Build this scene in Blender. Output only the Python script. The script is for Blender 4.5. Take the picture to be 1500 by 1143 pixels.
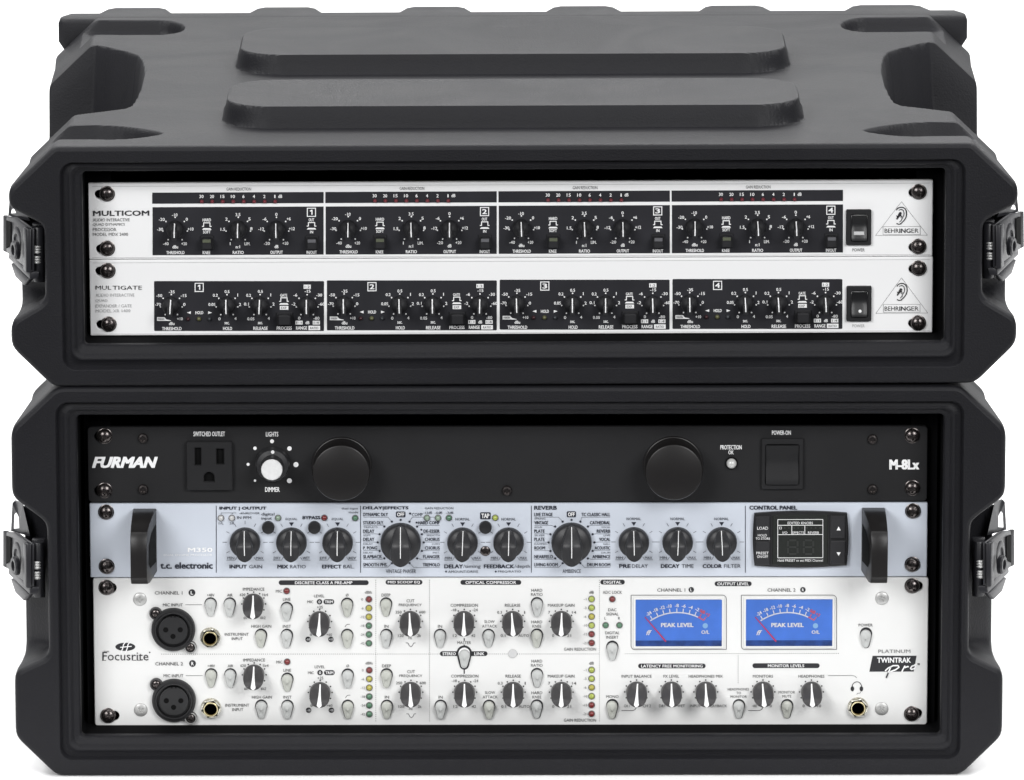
import bpy, math, random
import numpy as np
from mathutils import Vector, Matrix
from mathutils.geometry import tessellate_polygon

random.seed(7)
for o in list(bpy.data.objects):
    bpy.data.objects.remove(o, do_unlink=True)
scene = bpy.context.scene
COL = scene.collection

# ------------------------------------------------------------------ camera
PITCH = math.radians(12.5)
DIST = 4.4
FPX = 11211.0                       # focal length in pixels of the 1500 px photograph
ROLL = 0.0012
target = Vector((0.0008, 0.030, 0.2216))
dirv = Vector((0, math.cos(PITCH), -math.sin(PITCH)))
cam_loc = target - dirv * DIST
cam_d = bpy.data.cameras.new("camera")
cam = bpy.data.objects.new("camera", cam_d)
COL.objects.link(cam)
right = Vector((1, 0, 0))
up = right.cross(dirv)
r2 = right * math.cos(ROLL) - up * math.sin(ROLL)
u2 = up * math.cos(ROLL) + right * math.sin(ROLL)
Mc = Matrix((( r2.x, u2.x, -dirv.x, cam_loc.x), (r2.y, u2.y, -dirv.y, cam_loc.y), (r2.z, u2.z, -dirv.z, cam_loc.z), (0, 0, 0, 1)))
cam.matrix_world = Mc
cam_d.sensor_width = 36.0
cam_d.lens = 36.0 * FPX / 1500.0
cam_d.clip_start = 0.1
cam_d.clip_end = 100.0
scene.camera = cam

# ------------------------------------------------------------------ world, lamps, exposure
world = bpy.data.worlds.new("World")
scene.world = world
world.use_nodes = True
world.node_tree.nodes["Background"].inputs[0].default_value = (0.9, 0.93, 1.0, 1)
world.node_tree.nodes["Background"].inputs[1].default_value = 0.12
vs = scene.view_settings
vs.view_transform = 'Standard'
vs.look = 'None'
vs.exposure = 0.0
vs.gamma = 1.0

def area(name, loc, aim, sx, sy, power, col=(1, 1, 1)):
    d = bpy.data.lights.new(name, 'AREA')
    d.shape = 'RECTANGLE'; d.size = sx; d.size_y = sy; d.energy = power; d.color = col
    o = bpy.data.objects.new(name, d)
    COL.objects.link(o)
    o.location = loc
    o.rotation_euler = (Vector(aim) - Vector(loc)).to_track_quat('-Z', 'Y').to_euler()
    return o

area("soft_area_light", (0, 1.5, 2.4), (0, 1.25, 0.0), 4.4, 1.2, 44)
area("soft_area_light", (0, 2.3, 2.1), (0, 0.25, 0.35), 3.2, 0.8, 42)  # added behind the cases to lift the tone of their tops
area("soft_area_light", (-1.7, -2.7, 1.75), (0, 0, 0.2), 1.5, 1.4, 77)
area("soft_area_light", (1.7, -2.7, 1.75), (0, 0, 0.2), 1.5, 1.4, 77)
area("soft_area_light", (0, -0.75, 2.9), (0, -0.3, 0.0), 3.8, 0.8, 34)  # added overhead to whiten the floor in front
area("soft_area_light", (-1.7, 0.45, 2.2), (-0.5, 0.25, 0.0), 0.8, 0.6, 34)  # added fill for the floor beside the cases, left
area("soft_area_light", (1.7, 0.45, 2.2), (0.5, 0.25, 0.0), 0.8, 0.6, 34)  # added fill for the floor beside the cases, right
area("soft_area_light", (0, 2.8, 2.6), (0, 4.2, 0.8), 4.0, 0.8, 44)  # added to bring the backdrop up to full white

# ------------------------------------------------------------------ materials
def new_mat(name):
    m = bpy.data.materials.new(name); m.use_nodes = True
    return m, m.node_tree.nodes, m.node_tree.links, m.node_tree.nodes["Principled BSDF"]

def mat(name, col, rough=0.5, metal=0.0, spec=0.5, bump=None, var=None, aniso=None, coat=0.0, emit=None):
    """bump=(scale, strength, distance_m) ; var=(scale, low, high) brightness wear"""
    m, N, Lk, b = new_mat(name)
    b.inputs["Base Color"].default_value = (*col, 1)
    b.inputs["Roughness"].default_value = rough
    b.inputs["Metallic"].default_value = metal
    b.inputs["Specular IOR Level"].default_value = spec
    b.inputs["Coat Weight"].default_value = coat
    tc = N.new("ShaderNodeTexCoord")
    if bump:
        n = N.new("ShaderNodeTexNoise"); n.inputs["Scale"].default_value = bump[0]; n.inputs["Detail"].default_value = 4
        bp = N.new("ShaderNodeBump"); bp.inputs["Strength"].default_value = bump[1]; bp.inputs["Distance"].default_value = bump[2]
        Lk.new(tc.outputs["Object"], n.inputs["Vector"]); Lk.new(n.outputs["Fac"], bp.inputs["Height"]); Lk.new(bp.outputs["Normal"], b.inputs["Normal"])
    if var:
        n2 = N.new("ShaderNodeTexNoise"); n2.inputs["Scale"].default_value = var[0]; n2.inputs["Detail"].default_value = 5
        if aniso:
            mp = N.new("ShaderNodeMapping"); mp.inputs["Scale"].default_value = aniso
            Lk.new(tc.outputs["Object"], mp.inputs["Vector"]); Lk.new(mp.outputs["Vector"], n2.inputs["Vector"])
        else:
            Lk.new(tc.outputs["Object"], n2.inputs["Vector"])
        mr = N.new("ShaderNodeMapRange"); mr.inputs["From Min"].default_value = 0.3; mr.inputs["From Max"].default_value = 0.7
        mr.inputs["To Min"].default_value = var[1]; mr.inputs["To Max"].default_value = var[2]
        Lk.new(n2.outputs["Fac"], mr.inputs["Value"])
        mx = N.new("ShaderNodeMix"); mx.data_type = 'RGBA'; mx.blend_type = 'MULTIPLY'; mx.inputs[0].default_value = 1.0
        mx.inputs[6].default_value = (*col, 1)
        Lk.new(mr.outputs["Result"], mx.inputs[7]); Lk.new(mx.outputs[2], b.inputs["Base Color"])
    return m

M = {}
def moulded():
    m, N, Lk, b = new_mat("moulded black polyethylene")
    tc = N.new("ShaderNodeTexCoord")
    n = N.new("ShaderNodeTexNoise"); n.inputs["Scale"].default_value = 900; n.inputs["Detail"].default_value = 3
    n2 = N.new("ShaderNodeTexNoise"); n2.inputs["Scale"].default_value = 14; n2.inputs["Detail"].default_value = 6
    ns = N.new("ShaderNodeTexNoise"); ns.inputs["Scale"].default_value = 9; ns.inputs["Detail"].default_value = 7; ns.inputs["Distortion"].default_value = 1.2
    for q in (n, n2, ns): Lk.new(tc.outputs["Object"], q.inputs["Vector"])
    bp = N.new("ShaderNodeBump"); bp.inputs["Strength"].default_value = 0.42; bp.inputs["Distance"].default_value = 0.0006
    bp2 = N.new("ShaderNodeBump"); bp2.inputs["Strength"].default_value = 0.10; bp2.inputs["Distance"].default_value = 0.004
    Lk.new(n.outputs["Fac"], bp.inputs["Height"]); Lk.new(n2.outputs["Fac"], bp2.inputs["Height"])
    Lk.new(bp2.outputs["Normal"], bp.inputs["Normal"]); Lk.new(bp.outputs["Normal"], b.inputs["Normal"])
    mr = N.new("ShaderNodeMapRange"); mr.inputs["From Min"].default_value = 0.35; mr.inputs["From Max"].default_value = 0.65
    mr.inputs["To Min"].default_value = 0.50; mr.inputs["To Max"].default_value = 0.56
    Lk.new(ns.outputs["Fac"], mr.inputs["Value"]); Lk.new(mr.outputs["Result"], b.inputs["Roughness"])
    cr = N.new("ShaderNodeMapRange"); cr.inputs["To Min"].default_value = 0.0085; cr.inputs["To Max"].default_value = 0.012
    Lk.new(ns.outputs["Fac"], cr.inputs["Value"])
    cc = N.new("ShaderNodeCombineColor"); Lk.new(cr.outputs["Result"], cc.inputs[0]); Lk.new(cr.outputs["Result"], cc.inputs[1])
    ml = N.new("ShaderNodeMath"); ml.operation = 'MULTIPLY'; ml.inputs[1].default_value = 1.2; Lk.new(cr.outputs["Result"], ml.inputs[0]); Lk.new(ml.outputs[0], cc.inputs[2])
    Lk.new(cc.outputs[0], b.inputs["Base Color"])
    b.inputs["Specular IOR Level"].default_value = 0.19
    return m
M['case'] = moulded()
M['shade_black'] = mat('case interior darkened for shade', (0.004, 0.004, 0.0045), 0.9, spec=0.04)  # interior shade put into the colour, for tunnel walls and rails
M['floor'] = mat("white studio paper", (0.95, 0.95, 0.95), 0.9, spec=0.2)
M['pw'] = mat("white painted steel", (0.86, 0.86, 0.86), 0.42, bump=(1800, 0.08, 0.0002), var=(5, 0.985, 1.0))
M['fw'] = mat("warm white painted steel", (0.74, 0.74, 0.73), 0.45, spec=0.3, bump=(1800, 0.08, 0.0002), var=(6, 0.98, 1.0))
M['tc'] = mat("brushed pale blue aluminium", (0.575, 0.615, 0.685), 0.45, metal=0.0, spec=0.3, bump=(1500, 0.06, 0.0002), var=(4, 0.90, 1.06), aniso=(2, 1, 1))
M['furman'] = mat("black anodised front", (0.015, 0.015, 0.016), 0.55, spec=0.22, bump=(2500, 0.2, 0.0002), var=(20, 0.9, 1.1))
M['cover'] = mat('satin black turned cover', (0.011, 0.010, 0.010), 0.38, spec=0.35, bump=(1500, 0.1, 0.0002))
M['field'] = mat("printed charcoal field", (0.021, 0.021, 0.025), 0.6, spec=0.18, bump=(2500, 0.25, 0.0002), var=(40, 0.85, 1.15))
M['black'] = mat("satin black plastic", (0.012, 0.012, 0.013), 0.42, bump=(1500, 0.1, 0.0002))
M['knob'] = mat("black knob plastic", (0.024, 0.024, 0.026), 0.42, spec=0.4, bump=(900, 0.1, 0.0003))
M['gknob'] = mat("charcoal knob plastic", (0.035, 0.033, 0.034), 0.38, bump=(900, 0.1, 0.0003))
M['dknob'] = mat("dull black knob", (0.015, 0.015, 0.017), 0.55, spec=0.3)
M['hole'] = mat("unlit black recess", (0.004, 0.004, 0.004), 0.8, spec=0.1)
M['ink'] = mat("black ink", (0.015, 0.015, 0.018), 0.5)
M['inkb'] = mat("navy black ink", (0.015, 0.018, 0.032), 0.5)
M['grey'] = mat("grey ink", (0.14, 0.14, 0.14), 0.6)
M['dgrey'] = mat("dark grey ink", (0.03, 0.03, 0.03), 0.6)
M['lgrey'] = mat("faded grey ink", (0.42, 0.42, 0.42), 0.6)
M['white'] = mat("white ink", (0.85, 0.85, 0.85), 0.6)
M['red'] = mat("pink red ink", (0.75, 0.16, 0.24), 0.5)
M['needle'] = mat("red needle", (0.65, 0.06, 0.16), 0.4)
M['screw'] = mat("black oxide steel", (0.11, 0.098, 0.095), 0.26, metal=0.92, spec=0.6, bump=(700, 0.1, 0.0003))
M['silver'] = mat("zinc plated steel", (0.52, 0.52, 0.51), 0.42, metal=0.6)
M['bright'] = mat("spun aluminium", (0.72, 0.72, 0.72), 0.35, metal=0.0, var=(500, 0.9, 1.0))
M['nickel'] = mat("nickel nut", (0.72, 0.70, 0.62), 0.25, metal=0.9)
M['gold'] = mat("brass barrel", (0.88, 0.78, 0.48), 0.28, metal=0.85)
M['golddark'] = mat("brass bore", (0.40, 0.27, 0.08), 0.45, metal=0.4)
M['button'] = mat("pale grey button", (0.47, 0.48, 0.44), 0.45, spec=0.35, bump=(600, 0.15, 0.0004))
M['buttonb'] = mat("cool grey button", (0.50, 0.51, 0.50), 0.45, spec=0.35, bump=(600, 0.15, 0.0004))
M['lens'] = mat("smoked lens", (0.12, 0.12, 0.13), 0.3)
M['lensg'] = mat("olive smoked lens", (0.10, 0.11, 0.075), 0.3)
M['blank'] = mat("grey blanking plug", (0.55, 0.55, 0.55), 0.5)
M['ledr'] = mat("unlit red lens", (0.17, 0.018, 0.018), 0.2, coat=0.4)
M['ledrd'] = mat("dim red window", (0.16, 0.02, 0.03), 0.4)
M['ledy'] = mat("unlit yellow lens", (0.40, 0.36, 0.06), 0.2, coat=0.4)
M['ledyg'] = mat("yellow green lens", (0.36, 0.42, 0.08), 0.2, coat=0.4)
M['ledg'] = mat("unlit green lens", (0.07, 0.17, 0.10), 0.2, coat=0.4)
M['ledc'] = mat("clear lens", (0.55, 0.55, 0.54), 0.15, coat=0.5)
M['ledgg'] = mat("pale green lens", (0.24, 0.32, 0.24), 0.15, coat=0.5)
M['ledo'] = mat("dim olive window", (0.10, 0.10, 0.045), 0.3)
M['ledk'] = mat("dim grey window", (0.045, 0.05, 0.055), 0.3)
M['ledm'] = mat("dim maroon window", (0.045, 0.014, 0.018), 0.3)
M['ledrim'] = mat("led collar", (0.10, 0.09, 0.09), 0.4)
M['meter'] = mat("blue meter face", (0.095, 0.26, 0.78), 0.5, var=(60, 0.9, 1.08))
M['meterd'] = mat('dark blue meter band', (0.035, 0.10, 0.38), 0.4, var=(200, 0.6, 1.1))
M['lampb'] = mat("pale blue lamp", (0.35, 0.60, 0.85), 0.3)
M['metal'] = mat("black coated latch steel", (0.016, 0.016, 0.019), 0.36, metal=0.0, spec=0.42, bump=(500, 0.08, 0.0004))
M['seg'] = mat("dim segments", (0.025, 0.027, 0.025), 0.4)
M['screen'] = mat("display window", (0.022, 0.024, 0.022), 0.25)
def glass():
    m, N, Lk, b = new_mat("meter glass")
    t = N.new("ShaderNodeBsdfTransparent"); g = N.new("ShaderNodeBsdfGlossy"); g.inputs["Roughness"].default_value = 0.03
    fr = N.new("ShaderNodeFresnel"); fr.inputs["IOR"].default_value = 1.4
    mx = N.new("ShaderNodeMixShader"); Lk.new(fr.outputs[0], mx.inputs[0]); Lk.new(t.outputs[0], mx.inputs[1]); Lk.new(g.outputs[0], mx.inputs[2])
    Lk.new(mx.outputs[0], N["Material Output"].inputs["Surface"])
    return m
M['glass'] = glass()

# ------------------------------------------------------------------ object helpers
def mesh_from(name, v, f, m, smooth=False, sharp=None):
    me = bpy.data.meshes.new(name)
    me.from_pydata([tuple(map(float, p)) for p in v], [], [tuple(int(i) for i in q) for q in f])
    me.materials.append(m)
    if smooth:
        me.polygons.foreach_set("use_smooth", [True] * len(me.polygons))
        if sharp is not None:
            me.set_sharp_from_angle(angle=math.radians(sharp))
    me.update()
    return me

def link(name, me, parent=None, loc=(0, 0, 0), rot=0.0):
    o = bpy.data.objects.new(name, me)
    COL.objects.link(o)
    o.location = loc
    if rot: o.rotation_euler = (0, rot, 0)
    if parent is not None: o.parent = parent
    return o

def root(name, label, cat, mtx, group=None):
    o = bpy.data.objects.new(name, None)
    o.empty_display_size = 0.02
    COL.objects.link(o)
    o.matrix_world = mtx
    o["label"] = label; o["category"] = cat
    if group: o["group"] = group
    return o

CACHE = {}
def shared(key, fn):
    if key not in CACHE: CACHE[key] = fn()
    return CACHE[key]

# local axes of every unit: +X right, +Z up, -Y towards the viewer
def lathe(prof, m, segs=32, sharp=35, cap=True):
    """prof: list of (radius, protrusion); both in metres"""
    v, f = [], []
    n = len(prof)
    for (r, d) in prof:
        for k in range(segs):
            a = 2 * math.pi * k / segs
            v.append((r * math.cos(a), -d, r * math.sin(a)))
    for i in range(n - 1):
        for k in range(segs):
            k2 = (k + 1) % segs
            f.append((i * segs + k, (i + 1) * segs + k, (i + 1) * segs + k2, i * segs + k2))
    if cap and prof[-1][0] > 1e-7:
        f.append([(n - 1) * segs + k for k in range(segs)][::-1])
    return mesh_from("turned", v, f, m, True, sharp)

def slab(outer, m, t, holes=(), y0=0.0, bev=0.0, smooth=False):
    """flat plate: outline in (x,z), front face at y0-t, walls back to y0, with open holes"""
    polys = [list(outer)] + [list(h) for h in holes]
    def area2(p): return sum(p[i][0] * p[(i + 1) % len(p)][1] - p[(i + 1) % len(p)][0] * p[i][1] for i in range(len(p)))
    if area2(polys[0]) < 0: polys[0].reverse()
    for h in polys[1:]:
        if area2(h) > 0: h.reverse()
    v, f = [], []
    def inset(p, d):
        n = len(p); out = []
        for i in range(n):
            a = Vector(p[i - 1]); b = Vector(p[i]); c = Vector(p[(i + 1) % n])
            e1 = (b - a).normalized() if (b - a).length > 1e-9 else Vector((1, 0)); e2 = (c - b).normalized() if (c - b).length > 1e-9 else e1
            n1 = Vector((-e1.y, e1.x)); n2 = Vector((-e2.y, e2.x)); nn = (n1 + n2)
            nn = nn.normalized() if nn.length > 1e-6 else n1
            k = d / max(0.5, nn.dot(n1))
            out.append((b.x + nn.x * k, b.y + nn.y * k))
        return out
    fronts = []
    for p in polys:
        n = len(p); s = len(v)
        v += [(x, y0, z) for x, z in p]
        if bev > 0:
            v += [(x, y0 - t + bev, z) for x, z in p]
            q = inset(p, bev)
            v += [(x, y0 - t, z) for x, z in q]
            rows = 3
        else:
            v += [(x, y0 - t, z) for x, z in p]; q = p; rows = 2
        for r in range(rows - 1):
            for i in range(n):
                j = (i + 1) % n
                f.append((s + r * n + i, s + r * n + j, s + (r + 1) * n + j, s + (r + 1) * n + i))
        fronts.append((s + (rows - 1) * n, q))
    idx = [b + i for b, q in fronts for i in range(len(q))]
    tri = tessellate_polygon([[Vector((x, z, 0)) for x, z in q] for b, q in fronts])
    for a, b_, c in tri:
        ia, ib, ic = idx[a], idx[b_], idx[c]
        pa, pb, pc = v[ia], v[ib], v[ic]
        cr = (pb[0] - pa[0]) * (pc[2] - pa[2]) - (pc[0] - pa[0]) * (pb[2] - pa[2])
        f.append((ia, ib, ic) if cr > 0 else (ia, ic, ib))
    return mesh_from("plate", v, f, m, smooth, 30)

def rrect(x0, z0, x1, z1, r, n=6):
    pts = []
    for cx, cz, a0 in ((x1 - r, z1 - r, 0), (x0 + r, z1 - r, 90), (x0 + r, z0 + r, 180), (x1 - r, z0 + r, 270)):
        for k in range(n + 1):
            a = math.radians(a0 + 90 * k / n)
            pts.append((cx + r * math.cos(a), cz + r * math.sin(a)))
    return pts

def box_mesh(x0, x1, y0, y1, z0, z1, m, bev=0.0):
    return slab(rrect(x0, z0, x1, z1, max(bev, 1e-4), 2), m, y1 - y0, y0=y1, bev=bev)

# pixel of the photograph -> point on a plane y = Y of a frame
Mc_np = np.array(Mc)
def unproject(px, py, frame, Y):
    px = np.asarray(px, float); py = np.asarray(py, float)
    d = np.stack([(px - 750.0) / FPX, -(py - 571.5) / FPX, -np.ones_like(px)], -1)
    d = d @ Mc_np[:3, :3].T
    inv = np.array(frame.inverted())
    o = inv[:3, :3] @ Mc_np[:3, 3] + inv[:3, 3]
    dl = d @ inv[:3, :3].T
    t = (Y - o[1]) / dl[..., 1]
    return o + dl * t[..., None]
def unproject_z(px, py, frame, Z):
    inv = np.array(frame.inverted())
    d = np.array([(px - 750.0) / FPX, -(py - 571.5) / FPX, -1.0]) @ Mc_np[:3, :3].T
    o = inv[:3, :3] @ Mc_np[:3, 3] + inv[:3, 3]
    dl = inv[:3, :3] @ d
    return o + dl * ((Z - o[2]) / dl[2])

PX = 1 / 2548.0      # metres per photo pixel on the front panels

# ------------------------------------------------------------------ lettering
txt_cu = bpy.data.curves.new("lettering", 'FONT')
txt_ob = bpy.data.objects.new("lettering", txt_cu)
COL.objects.link(txt_ob)
TXT = {}
def text_mesh(s, bold=0.0, shear=0.0):
    key = (s, bold, shear)
    if key in TXT: return TXT[key]
    txt_cu.body = s; txt_cu.offset = bold; txt_cu.shear = shear; txt_cu.resolution_u = 2; txt_cu.size = 1.0
    bpy.context.view_layer.update()
    dg = bpy.context.evaluated_depsgraph_get()
    me = txt_ob.evaluated_get(dg).to_mesh()
    n = len(me.vertices)
    co = np.zeros(n * 3); me.vertices.foreach_get("co", co); co = co.reshape(-1, 3)[:, :2]
    fs = [tuple(p.vertices) for p in me.polygons]
    txt_ob.evaluated_get(dg).to_mesh_clear()
    if n:
        lo = co.min(0); hi = co.max(0)
        asp = (hi[0] - lo[0]) / max(hi[1] - lo[1], 1e-6)
        co = (co - lo) / np.maximum(hi - lo, 1e-6)
    else:
        asp = 1
    TXT[key] = (co, fs, asp)
    return TXT[key]

class Unit:
    """one rack unit: a root empty with its panel plane; prints and parts are placed by their measured spot on that panel"""
    def __init__(self, name, label, cat, frame_m, x, ybot, slope, yp=0.030):
        p = unproject(x, ybot, frame_m, yp)
        self.M = frame_m @ Matrix.Translation(Vector((float(p[0]), float(p[1]), float(p[2]))))
        self.root = root(name, label, cat, self.M)
        self.slope = slope
        self.prints = {}
        self.sec = 'printed_legend'; self.tag = 0
    def P(self, px, py, d=0.0):
        return unproject(px, py, self.M, -d)
    def at(self, px, py, d=0.0):
        q = self.P(px, py, 0.0)
        return (float(q[0]), -d, float(q[2]))
    def section(self, name, tag): self.sec = name; self.tag = tag
    def add(self, pts, faces, col, layer):
        pts = np.asarray(pts, float)
        q = self.P(pts[:, 0], pts[:, 1])
        q[:, 1] = -(0.0002 * layer + getattr(self, 'base', 0.0))
        L = self.prints.setdefault((self.sec, self.tag, col), ([], []))
        s = len(L[0])
        L[0].extend(q.tolist()); L[1].extend([tuple(i + s for i in f) for f in faces])
    def t(self, x, y, w, h, s, col='ink', bold=0.0, shear=0.0, layer=2, rot=0):
        co, fs, asp = text_mesh(s, 0.0, shear)
        if w is None: w = h * asp * 0.95
        p = np.empty((len(co), 2))
        p[:, 0] = (co[:, 0] - 0.5) * w * (0.55 if s == '1' else 1.0); p[:, 1] = (0.5 - co[:, 1]) * h
        if rot:
            c, sn = math.cos(rot), math.sin(rot); p = p @ np.array([[c, sn], [-sn, c]])
        p[:, 0] += x; p[:, 1] += y - self.slope * p[:, 0] + self.slope * x
        if s == '1': bold = 0.0
        if bold > 0.014:
            k = bold * h * 0.9
            for i, (ax, ay) in enumerate(((-k, -k * 0.5), (k, k * 0.5), (k, -k * 0.5), (-k, k * 0.5))):
                self.add(p + np.array([[ax, ay]]), fs, col, layer + 0.05 * i)
        else:
            self.add(p, fs, col, layer)
    def tl(self, x0, x1, y, h, s, *a, **k): self.t((x0 + x1) / 2, y, x1 - x0, h, s, *a, **k)
    def poly(self, pts, col='ink', layer=1):
        n = len(pts)
        tri = tessellate_polygon([[Vector((a, b, 0)) for a, b in pts]])
        self.add(pts, [tuple(q) for q in tri], col, layer)
    def rect(self, x0, y0, x1, y1, col='ink', layer=1):
        s = self.slope
        self.add([(x0, y0), (x1, y0 - s * (x1 - x0)), (x1, y1 - s * (x1 - x0)), (x0, y1)], [(0, 1, 2, 3)], col, layer)
    def frame(self, x0, y0, x1, y1, w, col='ink', layer=1):
        s = self.slope; k = s * (x1 - x0)
        self.stroke([(x0, y0), (x1, y0 - k), (x1, y1 - k), (x0, y1), (x0, y0)], w, col, layer, joint=False)
        for a, b in ((x0, y0), (x1, y0 - k), (x1, y1 - k), (x0, y1)):
            self.rect(a - w / 2, b - w / 2, a + w / 2, b + w / 2, col, layer + 0.1)
    def disc(self, x, y, r, col='ink', layer=1, n=14, ry=None):
        ry = r if ry is None else ry
        self.add([(x + r * math.cos(2 * math.pi * k / n), y + ry * math.sin(2 * math.pi * k / n)) for k in range(n)], [tuple(range(n))], col, layer)
    def pill(self, x0, y0, x1, y1, col='ink', layer=1, r=None):
        r = (y1 - y0) / 2 if r is None else r
        pts = rrect(x0, y0, x1, y1, r, 6)
        self.add(pts, [tuple(range(len(pts)))], col, layer)
    def stroke(self, pts, w, col='ink', layer=1, joint=True, w2=None):
        n = len(pts)
        for i in range(n - 1):
            a = Vector(pts[i]); b = Vector(pts[i + 1]); e = b - a
            if e.length < 1e-6: continue
            e.normalize(); nn = Vector((-e.y, e.x))
            wa = w if w2 is None else w + (w2 - w) * i / max(1, n - 1); wb = w if w2 is None else w + (w2 - w) * (i + 1) / max(1, n - 1)
            self.add([a + nn * wa / 2, b + nn * wb / 2, b - nn * wb / 2, a - nn * wa / 2], [(0, 1, 2, 3)], col, layer + 0.05 * (i % 2))
            if joint and 0 < i: self.disc(a.x, a.y, wa / 2 * 0.98, col, layer + 0.12, 8)
    def dots(self, x0, y0, x1, y1, step, r, col='dgrey'):
        n = int(math.hypot(x1 - x0, y1 - y0) / step)
        for k in range(n + 1):
            f = k / n
            self.disc(x0 + (x1 - x0) * f, y0 + (y1 - y0) * f, r, col, 1, 6)
    def done(self):
        for (sec, tag, col), (v, f) in self.prints.items():
            o = link(sec, mesh_from(sec, v, f, M[col]), self.root)
            if sec != 'control_field' and sec != 'lamp_strip': o['kind'] = 'stuff'
        self.prints = {}
    def panel(self, x0, y0, x1, y1, m, t=0.003, r=0.0006, holes=(), bev=0.0004, name='front_panel'):
        """front face is the plane y=0 of the unit"""
        s = self.slope
        c = [self.P(a, b) for a, b in ((x0, y0), (x1, y0 - s * (x1 - x0)), (x1, y1 - s * (x1 - x0)), (x0, y1))]
        xl = float((c[0][0] + c[3][0]) / 2); xr = float((c[1][0] + c[2][0]) / 2)
        zt = float((c[0][2] + c[1][2]) / 2); zb = float((c[2][2] + c[3][2]) / 2)
        hs = []
        for (hx, hy, hw, hh) in holes:
            q = self.P(hx, hy)
            hs.append(rrect(q[0] - hw * PX / 2, q[2] - hh * PX / 2, q[0] + hw * PX / 2, q[2] + hh * PX / 2, min(hw, hh) * PX / 2 * 0.98, 5))
        self.box = (xl, xr, zb, zt)
        return link(name, slab(rrect(xl, zb, xr, zt, r, 4), m, t, hs, y0=t, bev=bev), self.root)

# ------------------------------------------------------------------ part builders (all share mesh data)
def screw_mesh(R, H, cross, cw, m, depth=0.0012, rings=15, segs=56):
    v, f = [], []
    for i in range(rings + 1):
        r = R * (1 - i / rings)
        for k in range(segs):
            a = 2 * math.pi * k / segs
            x, z = r * math.cos(a), r * math.sin(a)
            h = H * math.sqrt(max(0, 1 - (r / R) ** 2 * 0.92)) if i else 0.0
            if i and ((abs(x) < cw and abs(z) < cross) or (abs(z) < cw and abs(x) < cross)): h -= depth
            v.append((x, -h, z))
    for i in range(rings):
        for k in range(segs):
            k2 = (k + 1) % segs
            f.append((i * segs + k, (i + 1) * segs + k, (i + 1) * segs + k2, i * segs + k2))
    return mesh_from("screw", v, f, m, True, 40)

def rack_screw(u, x, y, rot=None, name='rack_screw'):
    me = shared('rack_screw', lambda: screw_mesh(0.0043, 0.0032, 0.0024, 0.00055, M['screw']))
    rot = random.uniform(-0.6, 0.6) if rot is None else rot
    o = link(name, me, u.root, u.at(x, y - 0.8), rot)
    link('cup_washer', shared('cup', lambda: lathe([(0.0046, -0.001), (0.0046, 0.0003), (0.0040, 0.0006)], M['screw'], 28)), o)
    return o

def small_screw(u, x, y, kind):
    if kind == 'allen':
        me = shared('allen', lambda: lathe([(0.0030, 0.0), (0.0030, 0.0006), (0.0025, 0.0018), (0.0016, 0.0020), (0.0014, 0.0006), (0.0004, 0.0006)], M['screw'], 24))
        return link('socket_screw', me, u.root, u.at(x, y))
    if kind == 'silver':
        me = shared('pan', lambda: screw_mesh(0.0040, 0.0012, 0.0017, 0.0004, M['silver'], 0.0006))
        return link('panel_screw', me, u.root, u.at(x, y), random.uniform(0, 1.5))
    if kind == 'black':
        me = shared('blk', lambda: screw_mesh(0.0030, 0.0012, 0.0018, 0.00045, M['screw'], 0.0008))
        return link('panel_screw', me, u.root, u.at(x, y), 0.7)

def fin_mesh(R, w, h0, h1, m):
    """pointer grip: low at the top of the dial, full height from the middle down"""
    v, f = [], []
    NV = 22
    prof = []
    for i in range(NV + 1):
        s = math.cos(math.pi * i / NV)
        vv = R * s
        e = max(0.0, (R * abs(s) - (R - w)) / w)
        ww = w * math.sqrt(max(0.012, 1 - e * e)) * (1.0 if s < 0 else 1.0 - 0.30 * min(1, s * 1.6))
        t = min(1.0, max(0.0, (0.98 - s) / 0.95)); t = t * t * (3 - 2 * t)
        hh = h0 + (h1 - h0) * t
        prof.append((vv, ww, hh))
    for vv, ww, hh in prof:
        for uu, dh in ((-1, -1), (-1, -0.12), (-0.96, -0.045), (-0.84, 0), (0, 0.02), (0.84, 0), (0.96, -0.045), (1, -0.12), (1, -1)):
            v.append((uu * ww, -(hh * (1 + dh) if dh > -1 else 0.0), vv))
    c = 9
    for i in range(NV):
        for k in range(c - 1):
            a = i * c + k
            f.append((a, a + 1, a + c + 1, a + c))
    f.append(tuple(range(c))); f.append(tuple(NV * c + k for k in range(c))[::-1])
    return mesh_from("grip", v, f, m, True, 50), prof

def strip_mesh(prof, wa, wb, m, z0, z1, off=0.0003):
    v, f = [], []
    pts = [p for p in prof if z1 <= p[0] <= z0]
    n = len(pts)
    for i, (vv, ww, hh) in enumerate(pts):
        k = i / (n - 1)
        if callable(wa): hw = wa(k)
        else: hw = wa + (wb - wa) * k
        v += [(-hw, -hh - off, vv), (hw, -hh - off, vv)]
    for i in range(n - 1):
        f.append((2 * i, 2 * i + 1, 2 * i + 3, 2 * i + 2))
    return mesh_from("pointer", v, f, m, True)

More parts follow.
